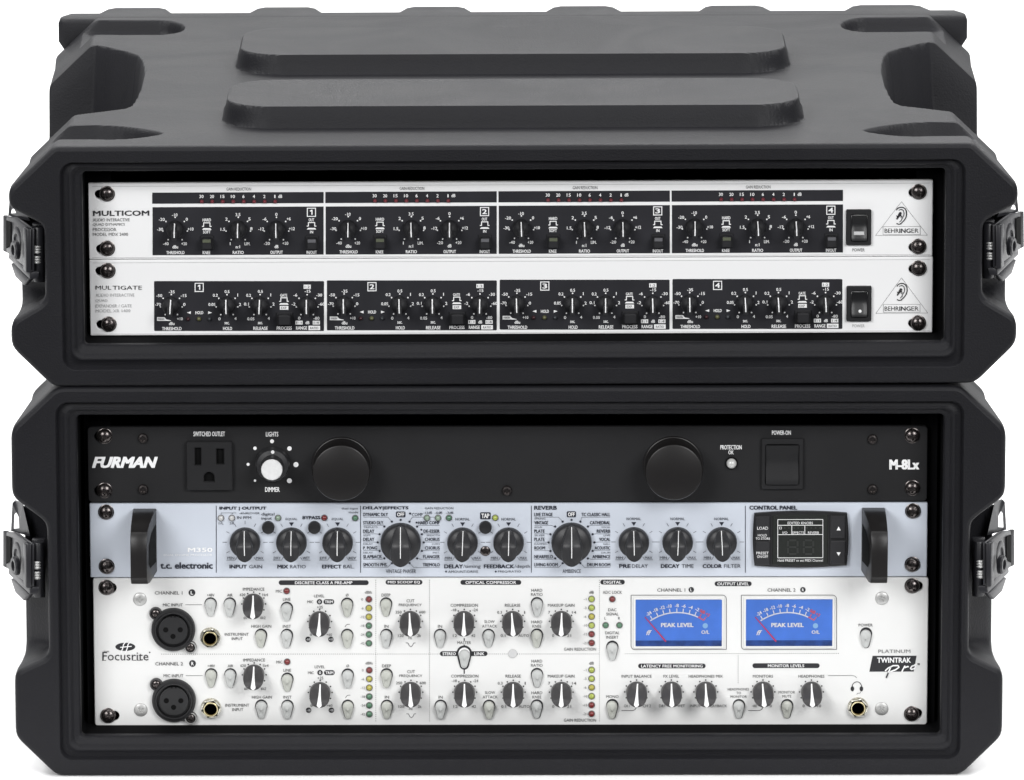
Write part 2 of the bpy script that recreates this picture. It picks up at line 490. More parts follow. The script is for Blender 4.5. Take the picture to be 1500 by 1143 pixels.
def fin_knob(u, x, y, kind, rot=0.0):
    R, w, h0, h1, sk, lw, key = {'tc': (0.0089, 0.0049, 0.0062, 0.0142, 0.0052, 0.00021, 'tc'),
                                'tcbig': (0.0117, 0.0060, 0.0070, 0.0150, 0.0060, 0.00021, 'tcbig'),
                                'bh': (0.0050, 0.0016, 0.0070, 0.0135, 0.0060, 0.00030, 'bh'),
                                'bg': (0.0050, 0.0016, 0.0070, 0.0130, 0.0060, 0.00030, 'bg')}[kind]
    mt = M['knob'] if kind.startswith('tc') else M['dknob']
    base = shared('skirt' + key, lambda: lathe([(R, 0), (R, sk * 0.55), (R * 0.95, sk * 0.85), (R * 0.86, sk), (R * 0.5, sk * 1.25), (0.0005, sk * 1.35)], mt, 40))
    if 'grip' + key not in CACHE:
        fm, prof = fin_mesh(R * 0.95, w, h0, h1, mt)
        CACHE['grip' + key] = fm
        CACHE['ptr' + key] = strip_mesh(prof, lw, lw, M['white'], R * 0.93, -R * (0.55 if kind.startswith('tc') else 0.62))
    o = link('knob', base, u.root, u.at(x, y), rot)
    link('grip', CACHE['grip' + key], o)
    link('pointer', CACHE['ptr' + key], o)
    return o

def egg_knob(u, x, y, rot=0.0):
    def make():
        R = 0.0060; segs = 80
        def H(v):
            t = min(1, max(0, (R - v) / (R * 1.75))); t = t * t * (3 - 2 * t)
            return 0.0035 + 0.0110 * t
        vs_, fs = [], []
        rings = [(1.0, 'b'), (1.0, 0.82), (0.985, 0.94), (0.93, 1.0), (0.7, 1.02), (0.35, 1.03), (0.02, 1.03)]
        for fr, hm in rings:
            for k in range(segs):
                a = 2 * math.pi * k / segs
                rib = 1 + (0.022 if (k % 2 and hm in ('b', 0.82)) else 0)
                r = R * fr * rib
                xx, zz = r * math.cos(a), r * math.sin(a)
                h = 0.0 if hm == 'b' else H(zz) * hm
                vs_.append((xx * (1 if hm == 'b' else 0.985), -h, zz))
        for i in range(len(rings) - 1):
            for k in range(segs):
                k2 = (k + 1) % segs
                fs.append((i * segs + k, (i + 1) * segs + k, (i + 1) * segs + k2, i * segs + k2))
        fs.append(tuple((len(rings) - 1) * segs + k for k in range(segs))[::-1])
        me = mesh_from("knob", vs_, fs, M['gknob'], True, 28)
        prof = [(R * (0.96 - 1.86 * i / 20), 0, H(R * (0.96 - 1.86 * i / 20)) * 1.03) for i in range(21)]
        def wd(k):
            if k < 0.93: return 0.00038 + 0.00100 * (k / 0.86) ** 2.0 if k < 0.86 else 0.00138
            return 0.0009 if k < 0.99 else 0.00025
        ptr = strip_mesh(prof, wd, 0, M['white'], 1, -1, 0.0003)
        ridge = strip_mesh(prof, lambda k: 0.0012 + 0.0011 * k, 0, M['gknob'], 1, -1, 0.00012)
        return me, ptr, ridge
    me, ptr, ridge = shared('egg', make)
    o = link('knob', me, u.root, u.at(x, y), rot)
    link('pointer', ptr, o)
    return o

def tear_outline(w, h, rb=0.58, n=12):
    """upright drop: round top of width w, narrower round foot; centred"""
    r1 = w / 2; r2 = r1 * rb; d = h - r1 - r2
    a = math.asin((r1 - r2) / d)
    pts = []
    for k in range(n + 1):
        th = -a + (math.pi + 2 * a) * k / n
        pts.append((r1 * math.cos(th), h / 2 - r1 + r1 * math.sin(th)))
    for k in range(n - 3):
        th = math.pi + a + (math.pi - 2 * a) * k / (n - 4)
        pts.append((r2 * math.cos(th), -h / 2 + r2 + r2 * math.sin(th)))
    return pts

def tear_button(u, x, y0, y1, m=None, press=0.0, hole=True):
    w = 18.2; cy = (y0 + y1) / 2 - 1.2
    if hole:
        pts = [(x + a, cy - b) for a, b in tear_outline(w, y1 - y0 - 1.0)]
        u.poly(pts, 'ink', 1)  # gap shadow round the cap, painted as a flat black drop
    def make(mm):
        out = tear_outline(16.2 * PX, 27.4 * PX)
        rings = [(1, 0), (1, 0.0021), (0.95, 0.0027), (0.82, 0.0030), (0.45, 0.0030), (0.02, 0.0030)]
        v, f = [], []
        n = len(out)
        for s, h in rings:
            for a, b in out:
                v.append((a * s, -(h + (0.0007 * b / (13 * PX) if h > 0.001 else 0)), b * s))
        for i in range(len(rings) - 1):
            for k in range(n):
                k2 = (k + 1) % n
                f.append((i * n + k, (i + 1) * n + k, (i + 1) * n + k2, i * n + k2))
        f.append(tuple((len(rings) - 1) * n + k for k in range(n)))
        return mesh_from("cap", v, f, mm, True, 40)
    mm = m or random.choice(['button', 'buttonb'])
    me = shared('tear' + mm, lambda: make(M[mm]))
    p = u.at(x + random.uniform(-0.7, 0.2), cy + 0.4 + 0.9)
    return link('push_button', me, u.root, (p[0], press + random.uniform(0, 0.0012), p[2]))

def led(u, x, y, kind, r=1.75, name='indicator_lamp', collar=True):
    me = shared(('led', kind, r), lambda: lathe([(r * 1e-3, 0), (r * 1e-3, 0.0006), (r * 0.85e-3, 0.0014), (r * 0.5e-3, 0.0019), (0.05e-3, 0.0020)], M[kind], 20, 60))
    o = link(name, me, u.root, u.at(x, y))
    if collar:
        link('collar', shared(('col', r), lambda: lathe([(r * 1.22e-3, 0), (r * 1.18e-3, 0.0004), (r * 1.0e-3, 0.0005)], M['ledrim'], 20)), o)
    return o

def round_button(u, x, y, r=9.3, m='black'):
    me = shared(('rb', r, m), lambda: lathe([(r * PX, 0), (r * PX, 0.0028), (r * PX * 0.92, 0.0034), (r * PX * 0.3, 0.0031), (0.0001, 0.0030)], M[m], 32))
    return link('push_button', me, u.root, u.at(x, y - 1.6))

# ================================================================== the two moulded cases
SEAM = 0.2300
F_low = Matrix.Identity(4)
UPR = 0.0027
piv = Vector((-0.26, 0, SEAM + 0.0004))
F_up = Matrix.Translation(piv) @ Matrix.Rotation(-UPR, 4, 'Y') @ Matrix.Translation(-piv)
L_CASE = 0.48

def smooth01(t):
    t = np.clip(t, 0, 1); return t * t * (3 - 2 * t)

def sd_poly(px, pz, poly):
    """signed distance (negative inside) of arrays to polygon"""
    d = np.full(px.shape, 1e9); s = np.zeros(px.shape, bool)
    n = len(poly)
    for i in range(n):
        ax, ay = poly[i]; bx, by = poly[(i + 1) % n]
        ex, ey = bx - ax, by - ay
        wx, wy = px - ax, pz - ay
        t = np.clip((wx * ex + wy * ey) / (ex * ex + ey * ey), 0, 1)
        d = np.minimum(d, np.hypot(wx - ex * t, wy - ey * t))
        c = ((ay > pz) != (by > pz)) & (px < (bx - ax) * (pz - ay) / (by - ay + 1e-12) + ax)
        s ^= c
    return np.where(s, -d, d)

def sd_rbox(x, y, cx, cy, hx, hy, r):
    qx = np.abs(x - cx) - hx + r; qy = np.abs(y - cy) - hy + r
    return np.hypot(np.maximum(qx, 0), np.maximum(qy, 0)) + np.minimum(np.maximum(qx, qy), 0) - r

def build_case(name, label, Fm, cxpx, ybase_px, ytop_px, xl_px, xr_px, notch, rings, latch, lid=True, lid_hidden=False):
    """frame origin: bottom centre of the case front"""
    pc = unproject(cxpx, ybase_px, Fm, 0.0)
    Mx = Fm @ Matrix.Translation(Vector((float(pc[0]), 0.0, float(pc[2]))))
    r = root(name, label, 'rack case', Mx, None)
    def C(px, py, Y=0.0):
        q = unproject(px, py, Mx, Y); return float(q[0]), float(q[2])
    H = C(cxpx, ytop_px)[1]
    W = (C(xr_px, 400)[0] - C(xl_px, 400)[0]) / 2
    if name_low in label: pass
    zc = lambda y: C(cxpx, y)[1]
    nz = [zc(v) for v in notch]        # outer low, inner low, inner high, outer high (descending px given low->high)
    cb = 0.0235; ct_w = 0.0262; ct_h = 0.0250
    sp = 0.0025; fine = not lid_hidden
    def section(y, inset=0.0):
        w = W - np.interp(y, [0, 0.012, 0.08, 0.2, 0.40, 0.47], [0, 0, 0.0062, 0.0045, 0.003, 0.0])
        nd = np.interp(y, [0, 0.030, 0.050], [0.0200, 0.0195, 0.0])
        corners = [(0, 0), (w - cb, 0), (w, cb), (w, nz[0]), (w - nd, nz[1]), (w - nd, nz[2]), (w, nz[3]), (w, H - ct_h), (w - ct_w, H), (0, H)]
        ns = [112, 13, max(2, int((nz[0] - cb) / sp)), 10, max(3, int((nz[2] - nz[1]) / sp)), 10, max(2, int((H - ct_h - nz[3]) / sp)), 30 if fine else 15, 230 if fine else 90]
        pts = []
        for (a, b), n in zip(zip(corners[:-1], corners[1:]), ns):
            for k in range(n):
                pts.append((a[0] + (b[0] - a[0]) * k / n, a[1] + (b[1] - a[1]) * k / n))
        pts.append(corners[-1])
        h = np.array(pts)
        left = h[1:-1][::-1].copy(); left[:, 0] *= -1
        loop = np.vstack([h, left])
        for _ in range(3):
            loop = loop * 0.5 + 0.25 * (np.roll(loop, 1, 0) + np.roll(loop, -1, 0))
        if inset > 0:
            tng = np.roll(loop, -1, 0) - np.roll(loop, 1, 0)
            tng /= np.linalg.norm(tng, axis=1)[:, None]
            loop = loop + np.stack([-tng[:, 1], tng[:, 0]], 1) * inset
        return loop
    ys = [0.0, 0.0005, 0.0014, 0.0027] + list(np.arange(0.005, L_CASE - 0.001, 0.0013 if fine else 0.004)) + [L_CASE]
    ys = [y for y in ys if y < L_CASE - 0.0035] + [L_CASE - 0.0030, L_CASE - 0.0015, L_CASE - 0.0005, L_CASE]
    ins = [0.0026, 0.0013, 0.0005, 0.0] + [0] * (len(ys) - 7) + [0.0006, 0.0014, 0.0030]
    S = np.array([np.c_[section(y, i), np.full(1, 0).repeat(len(section(0)))] for y, i in zip(ys, ins)])
    X = S[:, :, 0]; Z = S[:, :, 1]; Yv = np.array(ys)[:, None] * np.ones_like(X)
    # features moulded into the top, laid out from points read off the top plane
    def T(px, py, dz=0.0):
        q = unproject_z(px, py, UPM, UPH + dz); return abs(float(q[0] - 0.0)), float(q[1])
    topm = smooth01((Z - (H - ct_h - 0.004)) / 0.008)
    aX = np.abs(X)
    f1 = T(748, 187); f1b = T(748, 113.5, 0.0128); f2 = T(748, 108.5); f2b = T(748, 38, 0.0120)
    hw1 = 0.1675; hw2 = 0.1660; hr1 = 0.0122; hr2 = 0.0116
    def ridge(hw, ya, yb, hgt):
        d = sd_rbox(X, Yv, 0, (ya + yb) / 2, hw, (yb - ya) / 2, 0.030)
        tt = np.clip((0.0006 - d) / 0.0034, 0, 1); return hgt * (0.35 * tt + 0.65 * smooth01(tt))
    dz = ridge(hw1, f1[1], f1b[1] + 0.002, hr1) + ridge(hw2, f2[1], f2b[1] + 0.002, hr2)
    # tapering slots at the corners
    Z = Z + dz * topm
    xe = W + 0.02
    n_ = T(95, 203)[1]; f_ = T(104, 183)[1]
    fa = [(xe, n_)] + [T(*q) for q in ((165, 204), (182, 203.6), (200, 202), (216, 200), (230, 197.6), (237, 195.4), (230, 193), (216, 190.4), (200, 188), (182, 186), (165, 184.8), (140, 184))] + [(xe, f_)]
    n2 = T(135, 50)[1]; f2_ = T(150, 30)[1]
    fb = [(xe, n2)] + [T(*q) for q in ((225, 51), (240, 50.6), (253, 49), (263, 46.4), (269, 43), (270, 39.6), (266, 36), (258, 33), (248, 31), (235, 30))] + [(xe, f2_)]
    for poly, dep in (((fa, 0.0100), (fb, 0.0085)) if not lid_hidden else ()):
        dd = sd_poly(aX, Yv, poly)
        mk_ = smooth01((0.0010 - dd) / 0.0045)
        Z = Z - mk_ * np.maximum(0, Z - (H - dep)) * (Z > H * 0.3)
    # side handle pockets
    pk = [T(*q) for q in ((138, 68), (152, 70.5), (180, 77), (195, 82), (201, 89), (204, 100), (204, 112), (201, 124), (197, 135), (191, 147), (185, 155), (176, 158.5), (140, 163), (100, 168))]
    pp = [(W + 0.05, pk[0][1])] + pk + [(W + 0.05, pk[-1][1])]
    d = sd_poly(aX, Yv, pp)
    mk = smooth01((0.0035 - d) / 0.0075)
    floor_z = H - 0.048 + 0.008 * np.sin(aX * 60)
    Z = Z - mk * np.maximum(0, Z - floor_z) * (np.array(Z) > H * 0.3)
    nS, nL = X.shape
    verts = np.stack([X, Yv, Z], -1).reshape(-1, 3)
    faces = []
    for i in range(nS - 1):
        b0 = i * nL; b1 = b0 + nL
        for k in range(nL):
            k2 = (k + 1) % nL
            faces.append((b0 + k, b1 + k, b1 + k2, b0 + k2))
    # front face around the opening
    def ring_pts(R, n=8):
        (x0, y0, x1, y1, rad) = R
        p0 = C(x0, (y0 + y1) / 2); p1 = C(x1, (y0 + y1) / 2); zt = zc(y0); zb = zc(y1)
        return rrect(p0[0], zb, p1[0], zt, rad * PX, n)
    R1 = ring_pts(rings[0])
    loop0 = [(float(a_), float(b_)) for a_, b_ in zip(X[0], Z[0])]
    s = len(verts)
    ncap0 = len(faces)
    verts = np.vstack([verts, np.array([(x, 0.0, z) for x, z in loop0]), np.array([(x, 0.0, z) for x, z in R1])])
    tri = tessellate_polygon([[Vector((x, z, 0)) for x, z in loop0], [Vector((x, z, 0)) for x, z in R1][::-1]])
    rev = [s + i for i in range(nL)] + [s + nL + i for i in range(len(R1))][::-1]
    for t in tri:
        ia, ib, ic = (rev[q] for q in t)
        pa, pb, pc_ = verts[ia], verts[ib], verts[ic]
        cr = (pb[0] - pa[0]) * (pc_[2] - pa[2]) - (pc_[0] - pa[0]) * (pb[2] - pa[2])
        faces.append((ia, ib, ic) if cr > 0 else (ia, ic, ib))
    faces.append(tuple((nS - 1) * nL + k for k in range(nL))[::-1])
    me = mesh_from("shell", verts, faces, M['case'], True, 42)
    for pi in range(ncap0, len(me.polygons)): me.polygons[pi].use_smooth = False
    link('shell', me, r)
    # stepped lip of the opening
    P1, P2, P3 = rings
    def mixr(A, B, t): return tuple(a_ + (b_ - a_) * t for a_, b_ in zip(A, B))
    def grow(A, g): return (A[0] + g, A[1] + g, A[2] - g, A[3] - g, max(2, A[4] - g))
    prof = [(grow(P1, 0), 0.0), (grow(P1, 0.8), 0.0003), (grow(P1, 2.0), 0.0012), (grow(P1, 3.0), 0.0035), (grow(P1, 4.2), 0.0044),
            (mixr(P1, P2, 0.70), 0.0043), (mixr(P1, P2, 0.86), 0.0035), (P2, 0.0031), (mixr(P2, P3, 0.14), 0.0034), (mixr(P2, P3, 0.34), 0.0052), (mixr(P2, P3, 0.48), 0.0060), (mixr(P2, P3, 0.8), 0.0064),
            (P3, 0.0074), (grow(P3, 0.8), 0.0090), (grow(P3, 1.0), 0.012)]
    tunnel = [(grow(P3, 1.0), 0.012), (grow(P3, 1.2), 0.16)]
    v, f = [], []
    for R, dep in prof:
        v += [(x, dep, z) for x, z in ring_pts(R, 10)]
    n = 44
    for i in range(len(prof) - 1):
        for k in range(n):
            k2 = (k + 1) % n
            f.append((i * n + k, i * n + k2, (i + 1) * n + k2, (i + 1) * n + k))
    link('opening_lip', mesh_from("opening_lip", v, f, M['case'], True, 50), r)
    v = [(x, dep, z) for R_, dep in tunnel for x, z in ring_pts(R_, 10)]
    f = [(k, (k + 1) % n, (k + 1) % n + n, k + n) for k in range(n)] + [tuple(n + k for k in range(n))]
    link('shaded_tunnel', mesh_from("shaded_tunnel", v, f, M['shade_black'], True, 50), r)  # tunnel walls blackened in colour to read as shaded
    # rack rails
    for sx in (0, 1):
        x0, _ = C(P3[0] + 1 if sx == 0 else P3[2] - 40, 400); x1, _ = C(P3[0] + 40 if sx == 0 else P3[2] - 1, 400)
        zt = zc(P3[1] + 1.2); zb = zc(P3[3] - 1.2)
        link('rack_rail', box_mesh(x0, x1, 0.0345, 0.0375, zb, zt, M['shade_black']), r)
    # rear lid
    zl = H - 0.0016
    yl0 = L_CASE + 0.0020
    hwl = abs(unproject_z(81, 40, UPM, UPH)[0]) + 0.0005
    bumps = []
    for xa, xb in ((145, 250), (365, 470), (585, 690), (800, 910), (1025, 1130), (1240, 1365)):
        qa = unproject_z(xa, 20, UPM, UPH); qb = unproject_z(xb, 20, UPM, UPH)
        bumps.append((float(qa[0]), float(qb[0])))
    if lid:
        prof = [(-hwl + 0.004, 0.0), (hwl - 0.004, 0.0), (hwl, 0.003), (hwl, 0.013), (hwl - 0.005, 0.0235)]
        plan = list(prof)
        for qa, qb in bumps[::-1]:
            w_ = qb - qa
            plan += [(qb, 0.0235), (qb - 0.10 * w_, 0.0390), (qb - 0.2 * w_, 0.0440), (qa + 0.2 * w_, 0.0440), (qa + 0.10 * w_, 0.0390), (qa, 0.0235)]
        plan += [(-hwl + 0.005, 0.0235), (-hwl, 0.013), (-hwl, 0.003)]
        v, f = [], []
        n = len(plan)
        cxl = 0.0; cyl = 0.009
        levels = [(zl, 0.0022), (zl - 0.0010, 0.0008), (zl - 0.0030, 0.0), (zl - 0.0145, 0.0), (zl - 0.0200, 0.0035), (0.03, 0.0045), (0.0, 0.02)]
        for z, ii in levels:
            for x, y in plan:
                xx = x - math.copysign(ii, x) if abs(x) > hwl - 0.01 else x
                yy = y - ii if y > 0.01 else y + (ii if z > zl - 0.002 else 0)
                v.append((xx, yl0 + yy, z))
        for i in range(len(levels) - 1):
            for k in range(n):
                k2 = (k + 1) % n
                f.append((i * n + k, (i + 1) * n + k, (i + 1) * n + k2, i * n + k2))
        tri = tessellate_polygon([[Vector((v[k][0], v[k][1], 0)) for k in range(n)]])
        f += [tuple(t) for t in tri]
        link('rear_lid', mesh_from("rear_lid", v, f, M['case'], True, 40), r)
    # latches
    for side in (0, 1):
        build_latch(r, Mx, C, cxpx, latch, side)
    return r, Mx, H

def slab3(quad_f, thick_vec, m, bev=0.0):
    v = [Vector(p) for p in quad_f] + [Vector(p) + Vector(thick_vec) for p in quad_f]
    n = len(quad_f)
    f = [tuple(range(n))[::-1], tuple(range(n, 2 * n))] + [(i, (i + 1) % n, (i + 1) % n + n, i + n) for i in range(n)]
    me = mesh_from("slab", [tuple(p) for p in v], f, m)
    if bev:
        import bmesh
        bm = bmesh.new(); bm.from_mesh(me)
        bmesh.ops.recalc_face_normals(bm, faces=bm.faces)
        bmesh.ops.bevel(bm, geom=list(bm.edges), offset=bev, segments=2, affect='EDGES', profile=0.5)
        bm.to_mesh(me); bm.free()
        me.polygons.foreach_set("use_smooth", [True] * len(me.polygons)); me.set_sharp_from_angle(angle=math.radians(45))
    return me

def vcyl(c, r, z0, z1, m, segs=20):
    v, f = [], []
    prof = [(r * 0.9, z0), (r, z0 + 0.0006), (r, z1 - 0.0006), (r * 0.9, z1)]
    for rr, z in prof:
        for k in range(segs):
            a = 2 * math.pi * k / segs
            v.append((c[0] + rr * math.cos(a), c[1] + rr * math.sin(a), z))
    for i in range(3):
        for k in range(segs):
            k2 = (k + 1) % segs
            f.append((i * segs + k, i * segs + k2, (i + 1) * segs + k2, (i + 1) * segs + k))
    f.append(tuple(range(segs))[::-1]); f.append(tuple(3 * segs + k for k in range(segs)))
    return mesh_from("barrel", v, f, m, True, 40)

def build_latch(r, Mx, C, cxpx, y0, side):
    """y0: photo row of the joint between the two springs"""
    sg = -1 if side == 0 else 1
    def L(px, py, Y):            # px measured on the left side; mirrored for the right
        q = unproject(px, py, Mx, Y)
        return Vector((float(q[0]) * (1 if side == 0 else -1), Y, float(q[2])))
    Lh = bpy.data.objects.new('latch', None); COL.objects.link(Lh); Lh.parent = r
    Lh.empty_display_size = 0.01
    def put(nm, me): return link(nm, me, Lh)
    # hinge barrel with two bright springs
    a = L(56, y0 - 40, 0.014); b = L(56, y0 + 40, 0.014)
    put('hinge_barrel', vcyl((a.x, 0.014), 0.0034, b.z, a.z, M['metal']))
    for t0, t1 in ((-13.5, -2), (1.5, 13)):
        p = L(54, y0 + t0, 0.0135); q = L(54, y0 + t1, 0.0135)
        for k in range(3):
            zz0 = q.z + (p.z - q.z) * k / 3; zz1 = q.z + (p.z - q.z) * (k + 0.9) / 3
            put('spring_coil', vcyl((p.x, 0.0130), 0.0032, zz0, zz1, M['silver'], 16))
    # back plate in the notch
    p0 = L(47, y0 - 44, 0.024); p1 = L(66, y0 - 44, 0.024); p2 = L(66, y0 + 42, 0.024); p3 = L(47, y0 + 42, 0.024)
    put('back_plate', slab3([p0, p1, p2, p3], (0, 0.004, 0), M['metal'], 0.0006))
    # lever: a plate nearly parallel to the case side
    def plate(nm, pts, th, bev=0.0007, m='metal'):
        vv = [L(*q) for q in pts]
        put(nm, slab3(vv, (-sg * th, 0, 0), M[m], bev))
    plate('lever', [(45, y0 - 38, 0.008), (45, y0 + 26, 0.008), (9, y0 - 2, 0.055), (9, y0 - 55, 0.055), (22, y0 - 54, 0.040)], 0.0022)
    # folded lower edge and outer handle edge
    plate('lever_lip', [(45, y0 + 26, 0.008), (43, y0 + 37, 0.008), (12, y0 + 7, 0.056), (13, y0 - 4, 0.056)], 0.0050)
    plate('lever_grip', [(10, y0 - 54, 0.056), (4, y0 - 57, 0.063), (4, y0 - 4, 0.063), (10, y0 - 1, 0.056)], 0.0030, m='dknob')
    plate('lever_slot', [(17, y0 - 46, 0.0442), (17, y0 - 13, 0.0442), (10.5, y0 - 8, 0.0528), (10.5, y0 - 49, 0.0528)], -0.0006, 0, 'hole')
    plate('lever_rib', [(46, y0 - 37, 0.006), (46, y0 + 28, 0.006), (41, y0 + 23, 0.012), (41, y0 - 40, 0.012)], -0.0030)
    # cam foot below the lever
    plate('cam', [(42, y0 + 36, 0.012), (34, y0 + 46, 0.020), (22, y0 + 34, 0.038), (15, y0 + 14, 0.050), (22, y0 + 12, 0.045)], 0.0030)
    # catch strap with its slot
    if y0 > 600: rise, w0 = 100, 0
    else: rise, w0 = 84, -4
    up_ = [(16 + w0, y0 - 56, 0.052), (18 + w0, y0 - rise + 4, 0.052), (22 + w0, y0 - rise, 0.052), (33 + w0, y0 - rise + 4, 0.040), (44, y0 - 48, 0.030)]
    o = [L(*q) for q in up_]
    inn = [L(*q) for q in [(20 + w0, y0 - 58, 0.050), (21 + w0, y0 - rise + 20, 0.050), (24 + w0, y0 - rise + 17, 0.048), (27.5 + w0, y0 - rise + 24, 0.046), (28 + w0, y0 - 59, 0.044)]]
    v = [tuple(p) for p in o] + [tuple(p) for p in inn]
    tv = Vector((0, 0.0025, 0))
    v += [tuple(Vector(p) + tv) for p in v]
    f = []
    for i in range(5):
        j = (i + 1) % 5
        f += [(i, j, j + 5, i + 5), (i + 10, i + 15, j + 15, j + 10), (i, i + 10, j + 10, j), (i + 5, j + 5, j + 15, i + 15)]
    put('catch_strap', mesh_from("strap", v, f, M['metal']))
    # twist key
    c = L(29, y0 - 14, 0.030)
    def disc(rr, th, dy, dzv, m):
        me = lathe([(rr, 0), (rr, th * 0.7), (rr * 0.85, th), (rr * 0.55, th), (rr * 0.5, th * 0.5), (0.0002, th * 0.5)], M[m], 28)
        ob = put('twist_key', me)
        ob.location = c + Vector((sg * 0.0008, dy, dzv)); ob.rotation_euler = (0, 0, math.radians(-68 if sg < 0 else 68))
        return ob
    disc(0.0085, 0.0016, 0.004, 0.001, 'metal')
    disc(0.0055, 0.0030, -0.006, -0.002, 'metal')
    if y0 > 600: hp = [(33, -92), (52, -83), (64, -70), (66, -40), (44, -40), (38, -60)]
    else: hp = [(24, -66), (31, -66), (48, -58), (66, -44), (66, -30), (44, -36), (26, -48)]
    put('latch_housing', slab3([L(a_, y0 + b_, 0.045) for a_, b_ in hp], (0, 0.003, 0), M['metal']))

name_low = '##'
UPM = None; UPH = None
# upper case frame first, because the top features were measured on it
_pc = unproject(753, 566, F_up, 0.0)
UPM = F_up @ Matrix.Translation(Vector((float(_pc[0]), 0.0, float(_pc[2]))))
UPH = float(unproject(753, 213, UPM, 0.0)[2])
L_CASE = float(unproject_z(748, 23, UPM, UPH)[1])
print('L', L_CASE, UPH)

case_low, M_low, H_low = build_case('rack_case', 'taller black moulded rack case standing underneath, with three units inside',
    F_low, 745.5, 1137, 567, 13, 1478, (985, 962, 766, 728),
    [(84, 588, 1410, 1114, 20), (98, 600, 1396, 1100, 15), (114, 611, 1382, 1083, 7)], 834, lid_hidden=True)
case_up, M_up, H_up = build_case('rack_case', 'shorter black moulded rack case stacked on top, ribbed above, two white units inside',
    F_up, 753, 565, 213, 15, 1491, (470, 440, 328, 302),
    [(89, 235, 1414, 541, 20), (104, 243, 1399, 526, 15), (120, 252, 1386, 508, 7)], 372)

# ================================================================== backdrop
def sweep():
    v, f = [], []
    prof = []
    prof.append((-0.16, -0.03)); prof.append((-0.155, -0.004)); prof.append((-0.145, 0.0)); prof.append((0.5, 0.0)); prof.append((1.8, 0.0))
    prof.append((3.2, 0.0))
    for k in range(1, 13):
        a = math.radians(90 * k / 12); prof.append((3.2 + 1.6 * math.sin(a), 1.6 - 1.6 * math.cos(a)))
    prof.append((4.8, 3.5))
    z0 = float(M_low.translation.z) - 0.0002
    for y, z in prof:
        v += [(-5, y, z + z0), (5, y, z + z0)]
    for i in range(len(prof) - 1):
        f.append((2 * i, 2 * i + 1, 2 * i + 3, 2 * i + 2))
    o = link('backdrop', mesh_from("backdrop", v, f, M['floor'], True))
    o["kind"] = "structure"; o["label"] = "seamless white studio backdrop under and behind the cases"
sweep()

# ================================================================== shared print bits
def led_row(u, xs, y, kind, r, name='indicator_lamp'):
    for x in xs: led(u, x, y, kind, r, name, False)

def dial7(u, x, y, r):
    for k in range(-3, 4):
        a = math.radians(48.5 * k)
        u.disc(x + r * math.sin(a), y - r * math.cos(a), 1.15, 'white', 2, 8)

def sw_icon(u, x, y):
    u.stroke([(x - 7, y + 3), (x - 4.6, y + 3), (x - 4.6, y - 2.2), (x + 4.6, y - 2.2), (x + 4.6, y + 3), (x + 7, y + 3)], 1.3, 'white', 2)
    u.poly([(x - 7, y + 8), (x - 5, y + 5.6), (x + 5, y + 5.6), (x + 7, y + 8)], 'white', 2)

def num_box(u, x, y, s):
    u.frame(x - 6, y - 6, x + 6, y + 6, 1.3, 'white', 2)
    if s == '1': u.stroke([(x - 2.0, y - 1.6), (x + 0.8, y - 3.2), (x + 0.8, y + 3.4)], 1.7, 'white', 2)
    else: u.t(x, y, 6.5, 7, s, 'white', 0.05, layer=2)

def push_switch(u, x, y0, y1, w, lens):
    c = u.at(x, (y0 + y1) / 2)
    hw = w * PX / 2; hh = (y1 - y0) * PX / 2
    o = link('push_button', box_mesh(-hw, hw, -0.0012, 0, -hh, hh, M['dknob'], 0.0003), u.root, c)
    link('button_cap', box_mesh(-hw * 0.74, hw * 0.74, -0.0065, 0.0, -hh * 0.75, hh * 0.75, M['dknob'], 0.0005), o)
    if lens:
        link('button_lens', box_mesh(-hw * 0.62, hw * 0.62, -0.0070, -0.006, hh * 0.22, hh * 0.70, M[lens], 0.0002), o)

def rocker(u, x0, y0, x1, y1, ix0, iy0, ix1, iy1, lens):
    q0 = u.at(x0, y1); q1 = u.at(x1, y0)
    c = ((q0[0] + q1[0]) / 2, 0, (q0[2] + q1[2]) / 2)
    hw = (q1[0] - q0[0]) / 2; hh = (q1[2] - q0[2]) / 2
    i0 = u.at(ix0, iy1); i1 = u.at(ix1, iy0)
    hole = rrect(i0[0] - c[0], i0[2] - c[2], i1[0] - c[0], i1[2] - c[2], 0.0012, 4)
    o = link('power_switch', slab(rrect(-hw, -hh, hw, hh, 0.0009, 4), M['black'], 0.0022, [hole], bev=0.0004), u.root, c)
    a, b, c_, d = i0[0] - c[0] + 0.0003, i1[0] - c[0] - 0.0003, i0[2] - c[2] + 0.0003, i1[2] - c[2] - 0.0003
    v, f = [], []
    NZ, NX = 12, 8
    for i in range(NZ + 1):
        z = c_ + (d - c_) * i / NZ; t = i / NZ
        for k in range(NX + 1):
            x = a + (b - a) * k / NX
            dep = 0.0008 + 0.0032 * (abs(t - 0.60) * 1.5) ** 1.3 + 0.0006 * (t < 0.08) * -1
            v.append((x, -dep - 0.0006 * (1 - (2 * k / NX - 1) ** 4), z))
    for i in range(NZ):
        for k in range(NX):
            s = i * (NX + 1) + k; f.append((s, s + 1, s + NX + 2, s + NX + 1))
    link('rocker', mesh_from("rocker", v, f, M['black'], True), o)
    return o, c

